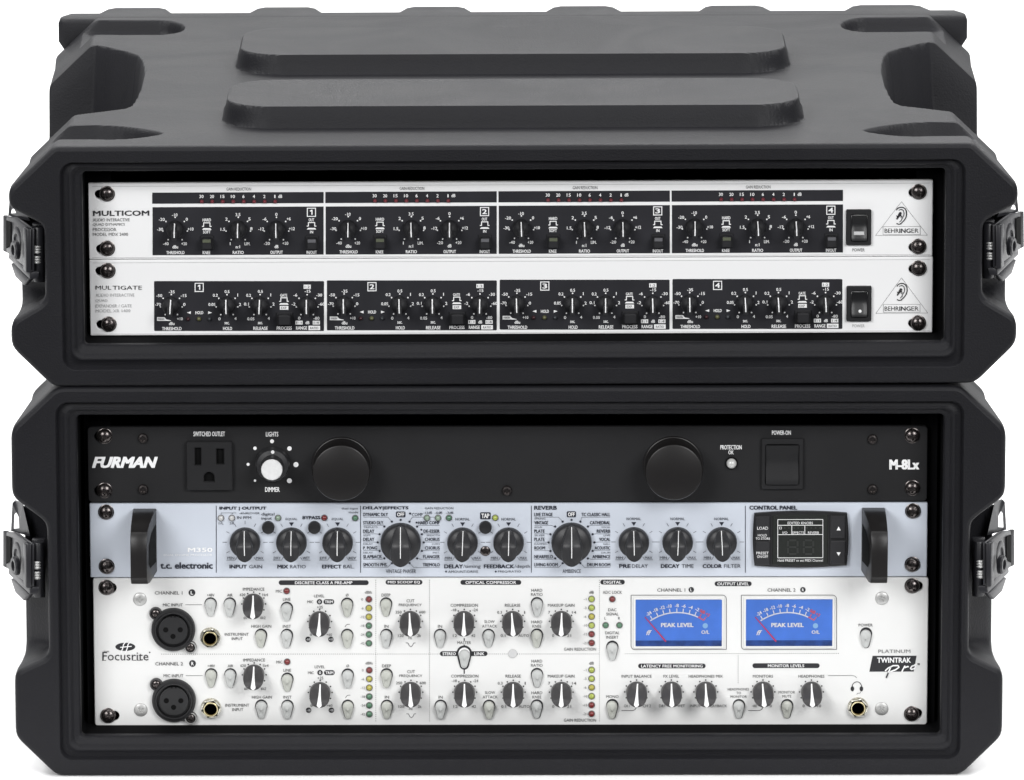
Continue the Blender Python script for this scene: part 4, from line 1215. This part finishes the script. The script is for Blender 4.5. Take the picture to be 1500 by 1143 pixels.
for seg in ([(1139, 759.2), (1205, 759), (1205, 815), (1139, 815.2), (1139, 759.2)], [(1139, 767.6), (1205, 767.4)], [(1139, 781.2), (1205, 781)], [(1159.5, 767.6), (1159.5, 781)], [(1178.6, 767.6), (1178.6, 781)]):
    u.stroke(seg, 0.8, 'white', 1, False)
u.frame(1141.5, 770, 1144.5, 773, 0.5, 'white')
for x in (1149, 1155.5, 1163, 1169, 1175, 1182, 1188, 1194.5, 1201): u.disc(x, 771.4, 1.4, 'seg', 1)
def seg7(cx, cy, ww, h, th):
    g = 0.9
    for (x0_, y0_, x1_, y1_) in ((-1, -1, 1, -1), (-1, 0, 1, 0), (-1, 1, 1, 1)):
        u.rect(cx - ww / 2 + g + 1, cy + y0_ * h / 2 - th / 2, cx + ww / 2 - g - 1, cy + y0_ * h / 2 + th / 2, 'seg')
    for sx in (-1, 1):
        for sy in (-1, 1):
            yy0, yy1 = (cy - h / 2 + g, cy - g) if sy < 0 else (cy + g, cy + h / 2 - g)
            u.rect(cx + sx * ww / 2 - th / 2, yy0, cx + sx * ww / 2 + th / 2, yy1, 'seg')
seg7(1161, 799.5, 14, 20, 3); seg7(1184, 799.5, 14, 20, 3)
u.base = 0.0042
w(1116.8, 773, 16, 4.4, "LOAD"); w(1116.3, 783.4, 13, 3.4, "HOLD"); w(1117, 788.2, 21, 3.4, "TO STORE"); w(1116.6, 809.4, 18, 3.8, "PRESET"); w(1116.6, 814.6, 16, 3.8, "ON/OFF")
u.poly([(1225, 774.5), (1231, 774.5), (1228, 768.8)], 'white'); u.poly([(1225, 806.5), (1231, 806.5), (1228, 812)], 'white')
u.base = 0.0
u.done()

# ================================================================== unit 5: white two-unit recording channel
u = Unit('recording_preamp', 'tall white recording channel with two blue level meters, bottom unit of the lower case', 'audio unit', F_low, 748, 1062.4, 0.0012)
mw = [(931, 878, 1057.5, 946.5), (1092.5, 877.6, 1219.5, 946.2)]
u.panel(137.6, 847.4, 1359, 1063.2, M['fw'], r=0.0015, holes=[(159, 861.5, 24, 15), (163, 1049, 24, 15), (1341, 859, 22, 15), (1340, 1045.5, 22, 15)])
for x, y in ((155.8, 861.5), (158.4, 1049.2), (1336.6, 859), (1335.6, 1046.4)): rack_screw(u, x, y)
for x, y in ((205, 878), (206.2, 1040), (1292, 876.6), (1291.4, 1038.4)): small_screw(u, x, y, 'silver')
link('blanking_plug', lathe([(0.0026, 0), (0.0026, 0.0006), (0.0023, 0.0009), (0.0001, 0.0009)], M['blank'], 24), u.root, u.at(751, 957.5))
RO = 103.8
# dotted dividers
u.section('printed_legend', 20)
u.dots(237, 958.3, 876, 958, 3.1, 0.62); u.dots(916, 957.8, 1228, 957.2, 3.1, 0.62)
for x in (550.5, 629.2, 878): u.dots(x, 850, x, 1056, 3.1, 0.62)
u.dots(1081.2, 961, 1081.2, 1000, 3.1, 0.62)
u.section('brand_logo', 0)
u.disc(183.6, 947.6, 14.6, 'ink', 1, 32, 6)
for k in (-3.4, 3.2):
    u.stroke([(183.6 + k - 3, 956), (183.6 + k - 0.5, 950), (183.6 + k + 0.8, 944), (183.6 + k + 4.5, 939.6)], 1.5, 'plate', 2)
u.stroke([(176, 948.2), (193, 946.6)], 1.3, 'plate', 2.2)
u.tl(150, 217.5, 961.2, 12.6, "Focusrite", 'ink', -0.008)
for xa, xb in ((149.4, 155.4), (194.8, 199.6), (201.4, 206)): u.rect(xa, 966.8, xb, 967.6, 'ink', 2)
u.tl(152, 160, 954.4, 2, "THE", 'dgrey', 0); u.disc(219.3, 955.8, 1.1, 'dgrey'); 
u.tl(1286.5, 1333.5, 954, 5, "PLATINUM", 'grey', -0.014)
u.poly([(1278.2, 960.8), (1342.7, 960.6), (1338.4, 983.8), (1273.4, 984)], 'ink', 1)
u.t(1309.6, 967, 49, 7.4, "TWINTRAK", 'white', 0.035)
def zp(pts): return [(1240 + a / 5.63, 940 + b / 5.63) for a, b in pts]
strk = [[(330, 292), (348, 245), (366, 205)], [(318, 240), (345, 215), (385, 196), (425, 196), (432, 210), (405, 230), (360, 246)], [(455, 248), (472, 215), (480, 200), (484, 212), (505, 203), (512, 208)],
        [(560, 195), (540, 200), (527, 218), (535, 228), (560, 220), (572, 200), (562, 190), (575, 184), (600, 180)]]
for s in strk: u.stroke(zp(s), 2.0, 'white', 3)
u.stroke(zp([(328, 296), (344, 253)]), 2.2, 'ink', 4); u.stroke(zp([(583, 182), (600, 180), (596, 192)]), 1.6, 'ink', 4)
# meters
for mi, (x0, y0, x1, y1) in enumerate(mw):
    mx = x0 - 931
    a = u.at(x0, y1); b = u.at(x1, y0)
    cx, cz = (a[0] + b[0]) / 2, (a[2] + b[2]) / 2; hw, hh = (b[0] - a[0]) / 2, (b[2] - a[2]) / 2
    m_root = link('level_meter', slab(rrect(-hw - 0.0012, -hh - 0.0012, hw + 0.0012, hh + 0.0012, 0.0006, 3), M['fw'], 0.0010, [rrect(-hw, -hh, hw, hh, 0.0003, 2)], bev=0.0002), u.root, (cx, 0, cz))
    link('meter_face', box_mesh(-hw - 0.0004, hw + 0.0004, -0.0005, -0.0002, -hh - 0.0004, hh + 0.0004, M['meter']), m_root)
    link('meter_band', box_mesh(-hw, hw, -0.0007, -0.0003, -hh, -hh + 0.0034, M['meterd'], 0.0002), m_root)  # darker blue band along the bottom of the face
    link('meter_glass', box_mesh(-hw, hw, -0.0010, -0.0009, -hh, hh, M['glass']), m_root)
    u.section('meter_frame', mi)
    pts = [(924.4 + mx, 872), (1058 + mx, 871.8)] + [(1058 + mx + 6 * math.sin(k * math.pi / 10), 877.8 - 6 * math.cos(k * math.pi / 10)) for k in range(1, 6)] + [(1064 + mx, 951.5), (930 + mx, 951.8)] + [(930 + mx - 5.6 * math.sin(k * math.pi / 10), 946 + 5.8 * math.cos(k * math.pi / 10)) for k in range(1, 6)] + [(924.4 + mx, 872)]
    u.stroke(pts, 0.8, 'dgrey', 1, False)
    u.section('meter_scale', mi)
    u.base = 0.0005
    # the arc and its ticks
    cx_, cy_ = 992.2 + mx, 968.0; Ra = 71.0
    def arc(a0, a1, R_, col, wd):
        n = 14; u.stroke([(cx_ + R_ * math.sin(math.radians(a0 + (a1 - a0) * k / n)), cy_ - R_ * math.cos(math.radians(a0 + (a1 - a0) * k / n))) for k in range(n + 1)], wd, col, 1, False)
    arc(-34, 25, Ra, 'white', 1.8); arc(25, 33, Ra, 'red', 1.8)
    tk = [(-31, "-24"), (-23.5, "-18"), (-16, "-12"), (-8.6, "-10"), (-0.6, "-8"), (6.6, "-6"), (14, "-4"), (21, "-2"), (27, "0dB"), (33, "+3")]
    for a_, s in tk:
        s_, c_ = math.sin(math.radians(a_)), math.cos(math.radians(a_)); col = 'red' if a_ > 25 else 'white'
        u.stroke([(cx_ + Ra * s_, cy_ - Ra * c_), (cx_ + (Ra + 6) * s_, cy_ - (Ra + 6) * c_)], 1.5, col, 1, False)
        u.t(cx_ + (Ra + 10.3) * s_, cy_ - (Ra + 10.3) * c_, 7.6 if len(s) > 2 else 5.6, 4.8, s, col, 0.05, rot=math.radians(a_))
    u.t(992 + mx, 915.2, 47, 5.8, "PEAK LEVEL", 'white', 0.07); u.t(1033.2 + mx, 925.6, 11.5, 5, "O/L", 'white', 0.05); u.t(950.6 + mx, 926.4, 8, 7, "ff", 'white', 0.04, 0.35)
    u.disc(1033 + mx, 916.4, 3.9, 'lampb', 1, 18)
    u.base = 0.0007
    u.section('meter_needle', mi)
    u.stroke([(944.5 + mx, 903.5), (960 + mx, 921.2), (975.5 + mx, 939.5)], 1.2, 'needle', 1, False, 2.2)
    u.base = 0.0
    u.section('printed_legend', 30 + mi)
    u.t(983.2 + mx, 864.2, 41, 5, "CHANNEL %d" % (mi + 1), 'dgrey', -0.012); u.disc(1012.6 + mx + (2 if mi else 0), 864, 4, 'ink', 1, 18); u.t(1012.6 + mx + (2 if mi else 0), 864, 2.6, 4, "LR"[mi], 'white', 0.02)
def pill(x0, x1, y, s, w_=None, h=7.0):
    u.pill(x0, y - h / 2, x1, y + h / 2, 'ink', 1); m_ = (x1 - x0) * 0.10 if w_ is None else (x1 - x0 - w_) / 2
    u.tl(x0 + m_, x1 - m_, y, 4.2, s, 'white', 0.022)
u.section('printed_legend', 21)
pill(408.3, 540, 853.6, "DISCRETE CLASS A PRE-AMP", 84); pill(564.8, 618.8, 853, "MID SCOOP EQ", 47); pill(674.5, 763.5, 853.2, "OPTICAL COMPRESSOR", 74); pill(879.4, 915.2, 852.8, "DIGITAL", 26)
pill(1046.8, 1101, 855.2, "OUTPUT LEVEL", 46); pill(934.8, 1033.6, 975.6, "LATENCY FREE MONITORING", 90); pill(1102.2, 1200.6, 975.2, "MONITOR LEVELS", 53)
pill(644.5, 714, 957.6, "", 1)
u.tl(648.5, 667.5, 957.6, 4.4, "STEREO", 'white', 0.022); u.tl(695, 709.5, 957.6, 4.4, "LINK", 'white', 0.022)
u.poly([(680 + a, 963.2 - b) for a, b in tear_outline(22.5, 35.5, 0.62)], 'ink', 1.5)
u.stroke([(680, 935), (680, 938.8)], 1.6, 'ink'); u.stroke([(680, 944.4), (680, 947)], 1.8, 'ink'); u.stroke([(680, 979.5), (680, 987)], 1.6, 'ink')
u.poly([(680 + a, 963.6 - b) for a, b in tear_outline(16.8, 30, 0.58)], 'plate', 1.8)
tear_button(u, 680.3, 949, 979.5, 'buttonb', hole=False)
def g(x, y, w_, h, s, col='dgrey', b=-0.012): u.t(x, y, w_, h, s, col, b)
def ring9(x, y, r=17.4):
    for k in range(-4, 5):
        a_ = math.radians(30 * k); u.disc(x + r * math.sin(a_), y - r * math.cos(a_), 1.15, 'ink', 1, 8)
rots = {(680, 0): 0, (751, 0): 5, (601, 0): 3}
for row in (0, 1):
    d = RO * row; e = 0.8 * row
    u.section('printed_legend', 22 + row)
    g(247 + e, 868.5 + d, 40.5, 5, "CHANNEL %d" % (row + 1)); u.disc(281.2 + e, 868.2 + d, 5, 'ink', 1, 20); u.t(281.2 + e, 868.2 + d, 3.4, 5, "LR"[row], 'white', 0.03)
    g(253.3 + e, 886 + d, 29, 4.4, "MIC INPUT"); u.rect(271.4 + e, 885.7 + d, 296 + e, 886.3 + d, 'dgrey')
    for x, s, w_ in ((308.6, "+48V", 11), (336.8, "AIR", 8)):
        g(x + e, 871.6 + d, w_, 4, s); tear_button(u, x + e, 875.6 + d, 904.8 + d)
    g(346.8 + e, 929.2 + d, 35, 4.2, "INSTRUMENT"); g(347.6 + e, 935.6 + d, 16, 4.2, "INPUT")
    g(371.6 + e, 863 + d, 31.5, 4.4, "IMPEDANCE"); g(355.3 + e, 871.2 + d, 8, 4, "620"); g(388.6 + e, 871.2 + d, 8, 4, "1k4"); g(359.3 + e, 905 + d, 5, 3.8, "60"); g(385.3 + e, 905 + d, 7.5, 3.8, "6k2")
    ring9(371.6 + e, 884.8 + d); egg_knob(u, 371.2 + e, 884.4 + d, math.radians(random.uniform(-1, 2)))
    g(382.8 + e, 917.4 + d, 29, 4.2, "HIGH GAIN"); tear_button(u, 382.5 + e * .4, 921.4 + d, 951 + d)
    g(408.6 + e, 866 + d, 9, 4.2, "MIC"); led(u, 419.9 + e, 865.8 + d, 'ledr', 1.65)
    g(420 + e, 878 + d, 11, 4.2, "LINE"); tear_button(u, 420.2 + e, 882 + d, 911.6 + d); g(420.3 + e, 917.4 + d, 12, 4.2, "INST"); tear_button(u, 420.4 + e, 921.6 + d, 951 + d)
    g(467.6 + e, 873 + d, 15, 4, "LEVEL"); g(454.6 + e, 881.6 + d, 8.5, 4, "MIC"); u.disc(468 + e, 881.6 + d, 4, 'ink', 1, 18); u.t(468 + e, 881.6 + d, 2.8, 4, "0", 'white', 0.02); u.pill(473.8 + e, 877.9 + d, 489.6 + e, 885.3 + d, 'ink'); u.t(481.7 + e, 881.6 + d, 11.5, 3.9, "TRIM", 'white', 0.025)
    g(468.5 + e, 889.4 + d, 8.5, 4.2, "+25", 'ink', 0)
    ring9(468.3 + e, 910.6 + d, 17.4); egg_knob(u, 468 + e, 910.2 + d, math.radians(2))
    g(455.4 + e, 929.8 + d, 3, 3.6, "0"); g(482.3 + e, 929.6 + d, 8, 3.6, "+60")
    for x, s in ((451.2, "-10"), (484.7, "+10")): u.disc(x + e, 936.6 + d, 4, 'ink', 1, 18); u.t(x + e, 936.6 + d, 5.6, 3.2, s, 'white', 0.02)
    g(508.6 + e, 871.6 + d, 4, 4, "Ø"); tear_button(u, 508.6 + e, 876 + d, 905.8 + d)
    u.stroke([(505.4 + e, 918.6 + d), (506.8 + e, 916 + d), (509 + e, 914.6 + d), (512.4 + e, 914.6 + d)], 0.7, 'dgrey'); tear_button(u, 508.7 + e, 921.6 + d, 951 + d)
    g(539.8 + e, 867.6 + d, 10.5, 4, "dBfs")
    for k, (c_, s) in enumerate((('ledr', "0"), ('ledy', "-6"), ('ledy', "-12"), ('ledg', "-18"), ('ledg', "-24"), ('ledg', "-42"))):
        led(u, 540.4 + e * .7, 878 + 12.88 * k + d, c_, 1.65); g(530.6 + e, 878 + 12.88 * k + d, 2.6 if len(s) == 1 else (4 if len(s) == 2 else 6.5), 3.6, s, 'grey')
    g(565.4 + e, 871.6 + d, 13, 4.2, "DEEP"); tear_button(u, 565.6 + e, 875.6 + d, 905.4 + d); g(566 + e, 917.4 + d, 6, 4.2, "IN"); tear_button(u, 566 + e, 921.6 + d, 951 + d)
    g(601.3 + e, 880 + d, 11.5, 4.4, "CUT"); g(601 + e, 886.4 + d, 33.5, 4.4, "FREQUENCY"); g(583.8 + e, 896.6 + d, 9, 4, "250"); g(618.6 + e, 896.6 + d, 9, 4, "600"); g(587 + e, 931 + d, 8, 4, "120"); g(614 + e, 931 + d, 5.5, 4, "2k"); g(601 + e, 934.4 + d, 5, 3.6, "Hz")
    ring9(601.2 + e, 910.2 + d); egg_knob(u, 600.8 + e, 909.8 + d, math.radians(-3.5))
    u.stroke([(594.5 + e, 941.8 + d), (597.6 + e, 942 + d), (599.6 + e, 946 + d), (601.8 + e, 947.6 + d), (604 + e, 946 + d), (606 + e, 942 + d), (608.6 + e, 941.8 + d)], 0.8, 'dgrey')
    g(644.6 + e, 917.4 + d, 6, 4.2, "IN"); tear_button(u, 644.7 + e, 921.6 + d, 951 + d)
    g(680 + e, 886.6 + d, 40, 4.4, "COMPRESSION"); g(664.6 + e, 893.4 + d, 7.5, 4, "-18"); g(696 + e, 893.4 + d, 7.5, 4, "-24"); g(666.4 + e, 931 + d, 6, 4, "12"); g(693.4 + e, 931 + d, 6, 4, "42")
    ring9(680 + e, 910.2 + d); egg_knob(u, 679.6 + e, 909.8 + d, 0)
    if row == 0: g(680, 941.4, 20, 4.2, "MASTER")
    g(717 + e, 910.6 + d, 15, 4.2, "SLOW"); g(717.2 + e, 917.2 + d, 22, 4.2, "ATTACK"); tear_button(u, 715.7 + e, 921.6 + d, 951 + d)
    g(751 + e, 886.6 + d, 22.5, 4.4, "RELEASE"); g(731.8 + e, 897 + d, 7, 4, "0.3"); g(768.5 + e, 897 + d, 2, 4, "1"); g(736.8 + e, 931 + d, 7, 4, "0.1"); g(767 + e, 931 + d, 15.5, 4, "AUTO")
    ring9(751 + e, 910.2 + d); egg_knob(u, 750.8 + e, 909.8 + d, math.radians(-5 if row == 0 else 0))
    g(786.4, 864.6 + d, 16, 4.2, "HARD"); g(786.4, 870.8 + d, 17, 4.2, "RATIO"); tear_button(u, 786.6, 875.2 + d, 905 + d); g(786.4, 911 + d, 16, 4.2, "HARD"); g(786.4, 917.2 + d, 13, 4.2, "KNEE"); tear_button(u, 786.6, 921.2 + d, 951 + d)
    g(822, 886.6 + d, 39, 4.4, "MAKEUP GAIN"); g(804.4, 897 + d, 3, 4, "7"); g(841, 897 + d, 6, 4, "14"); g(810.2, 931 + d, 3, 4, "0"); g(833.6, 931 + d, 6, 4, "21")
    ring9(822.2, 910.2 + d); egg_knob(u, 822.2, 909.8 + d, math.radians(2))
    g(866.4, 867.6 + d, 7, 4.2, "dB")
    for k, (c_, s) in enumerate((('ledyg', "-1"), ('ledyg', "-3"), ('ledy', "-6"), ('ledyg', "-10"), ('ledr', "-15"), ('ledr', "-21"))):
        led(u, 866.6, 877.6 + 12.85 * k + d, c_, 1.65); g(857, 877.6 + 12.85 * k + d, 4 if len(s) == 2 else 6.5, 3.6, s, 'grey')
    g(849.6, 951 + d, 47, 4.4, "GAIN REDUCTION", 'ink' if row else 'dgrey', -0.005)
u.section('printed_legend', 24)
g(897, 867.6, 28, 4.4, "ADC LOCK"); led(u, 897, 877.8, 'ledr', 1.6); g(897, 893.2, 12, 4.2, "DAC"); g(897, 899.4, 18, 4.2, "SIGNAL"); g(886.6, 905.6, 2.4, 3.8, "L"); g(907, 905.6, 3, 3.8, "R")
led(u, 887.2, 916, 'ledg', 1.6); led(u, 907.4, 916, 'ledg', 1.6); g(897, 927, 21, 4.2, "DIGITAL"); g(897, 933.4, 18, 4.2, "INSERT"); tear_button(u, 897, 939, 969.5)
g(897, 1020.4, 18, 4.2, "MONO"); tear_button(u, 897, 1024.4, 1055)
for x, s, w_, rr in ((932.5, "INPUT BALANCE", 44, 5), (983.4, "FX LEVEL", 23, 0), (1033.8, "HEADPHONES MIX", 50, -2), (1117.6, "MONITORS", 29.5, -4), (1188.6, "HEADPHONES", 38, -1)):
    g(x, 990.6, w_, 4.2, s); ring9(x, 1013.6); egg_knob(u, x, 1013.2, math.radians(rr))
g(918, 1034, 8, 4, "CH 1"); g(947.6, 1034, 12, 4, "CH 2"); g(970.4, 1034, 10, 4, "DRY"); g(997.6, 1034, 11, 4, "WET"); g(1018.6, 1034, 16, 4, "INPUT"); g(1051.5, 1034, 27, 4, "PLAYBACK")
u.stroke([(910.4, 1041), (927, 1041), (930.4, 1039.4), (932.4, 1036)], 0.9, 'dgrey'); u.stroke([(1096, 1041), (1112, 1041), (1115.6, 1039.4), (1117.6, 1036)], 0.9, 'dgrey')
g(1105, 1034, 6.5, 3.6, "-oo"); g(1129, 1034, 3, 4, "0"); g(1177, 1034, 3, 4, "0"); g(1200, 1034, 5.5, 4, "10")
g(1081.6, 1009.6, 31, 3.6, "HEADPHONES"); g(1082, 1015, 6.5, 3.6, "TO"); g(1082, 1020.4, 24, 3.6, "MONITOR"); tear_button(u, 1082.4, 1024.6, 1054.6)
g(1152.6, 1014, 24, 3.8, "MONITOR"); g(1152.6, 1020, 13, 3.8, "MUTE"); tear_button(u, 1153, 1024.6, 1054.6)
u.stroke([(1213, 989.8), (1247, 989.6), (1252, 990.4), (1255, 993)], 0.6, 'dgrey')
g(1268, 915.6, 20.5, 4.2, "POWER"); tear_button(u, 1268.6, 919.6, 951.4)
# headphone symbol
u.stroke([(1255.2 + 7.2 * math.cos(math.radians(a_)), 1007.2 - 8.4 * math.sin(math.radians(a_))) for a_ in range(0, 181, 15)], 1.0, 'ink', 1)
u.disc(1248.6, 1009, 2.6, 'ink', 1.4, 14, 3.8); u.disc(1261.8, 1009, 2.6, 'ink', 1.4, 14, 3.8); u.stroke([(1261.6, 1012.4), (1259.6, 1015.4), (1256, 1015.6), (1255, 1017.4)], 0.6, 'ink')
# XLR sockets
def xlr(x, y, ex):
    p = PX
    o = link('microphone_socket', lathe([(32.5 * p, 0), (32.5 * p, 0.0022), (31.4 * p, 0.0030), (28.5 * p, 0.0031), (27 * p, 0.0042), (25.4 * p, 0.0042), (24.6 * p, 0.0008), (22 * p, 0.0008), (21.4 * p, 0.0028), (0.0001, 0.0029)], M['black'], 64), u.root, u.at(x, y))
    c0 = u.at(x, y)
    for (a_, b_) in ex:
        q = u.at(a_, b_)
        e_ = link('mounting_ear', lathe([(9.4 * p, 0), (9.4 * p, 0.0020), (8.8 * p, 0.0024), (6.8 * p, 0.0024), (6.4 * p, 0.0014), (0.0001, 0.0014)], M['gknob'], 28), o, (q[0] - c0[0], 0, q[2] - c0[2]))
        link('ear_ring', lathe([(8.9 * p, 0.0023), (8.6 * p, 0.0028), (7.6 * p, 0.0028), (7.2 * p, 0.0023)], M['silver'] if b_ > y else M['gknob'], 28, cap=False), e_)
        link('ear_screw', shared('earscrew', lambda: screw_mesh(0.0024, 0.0012, 0.0015, 0.00035, M['screw'], 0.0006)), e_, (0, -0.0014, 0), 0.4)
    for a_, b_ in ((-11, 1.0), (10.4, 1.0), (-0.4, 11)):
        link('pin_hole', lathe([(3.9 * p, 0.0029), (3.9 * p, 0.00305), (0.0001, 0.00306)], M['hole'], 18), o, (a_ * p, 0, -(b_ - 1.6) * p))
    for k in (-9, -3, 3, 9):
        link('key_rib', box_mesh(-0.0004, 0.0004, -0.0036, -0.0008, 0.0078, 0.0090, M['hole']), o, (k * p, 0, 0))
xlr(254, 921.6, ((228.2, 898), (278.8, 947.4))); xlr(254.9, 1025.4, ((229, 1002), (279.6, 1051)))
def jack(x, y):
    p = PX
    c0 = u.at(x, y)
    o = link('jack_socket', lathe([(15.2 * p, 0), (15.2 * p, 0.0005), (14.6 * p, 0.0008), (12 * p, 0.0008)], M['nickel'], 32, cap=False), u.root, c0)
    link('gap_ring', lathe([(12.6 * p, 0.0007), (12.6 * p, 0.0028), (11 * p, 0.0028)], M['hole'], 32, cap=False), o)
    hexp = [(14.8 * p * math.cos(math.radians(60 * k + 12)), 14.8 * p * math.sin(math.radians(60 * k + 12))) for k in range(6)]
    link('hex_nut', slab(hexp, M['nickel'], 0.0026, [[(12.5 * p * math.cos(a_ * math.pi / 12), 12.5 * p * math.sin(a_ * math.pi / 12)) for a_ in range(24)]], y0=-0.0007, bev=0.0004), o)
    link('barrel', lathe([(10.9 * p, 0.0010), (10.9 * p, 0.0042), (10.5 * p, 0.0045), (9.5 * p, 0.0045), (8.9 * p, 0.0040)], M['gold'], 32, cap=False), o)
    link('bore', lathe([(9.0 * p, 0.0041), (8.2 * p, 0.0022), (5.6 * p, 0.0016), (4.6 * p, 0.0006), (0.0001, 0.0005)], M['golddark'], 32), o)
jack(308, 933.6); jack(309, 1037); jack(1256.6, 1035.8)
u.done()

bpy.data.objects.remove(txt_ob, do_unlink=True)
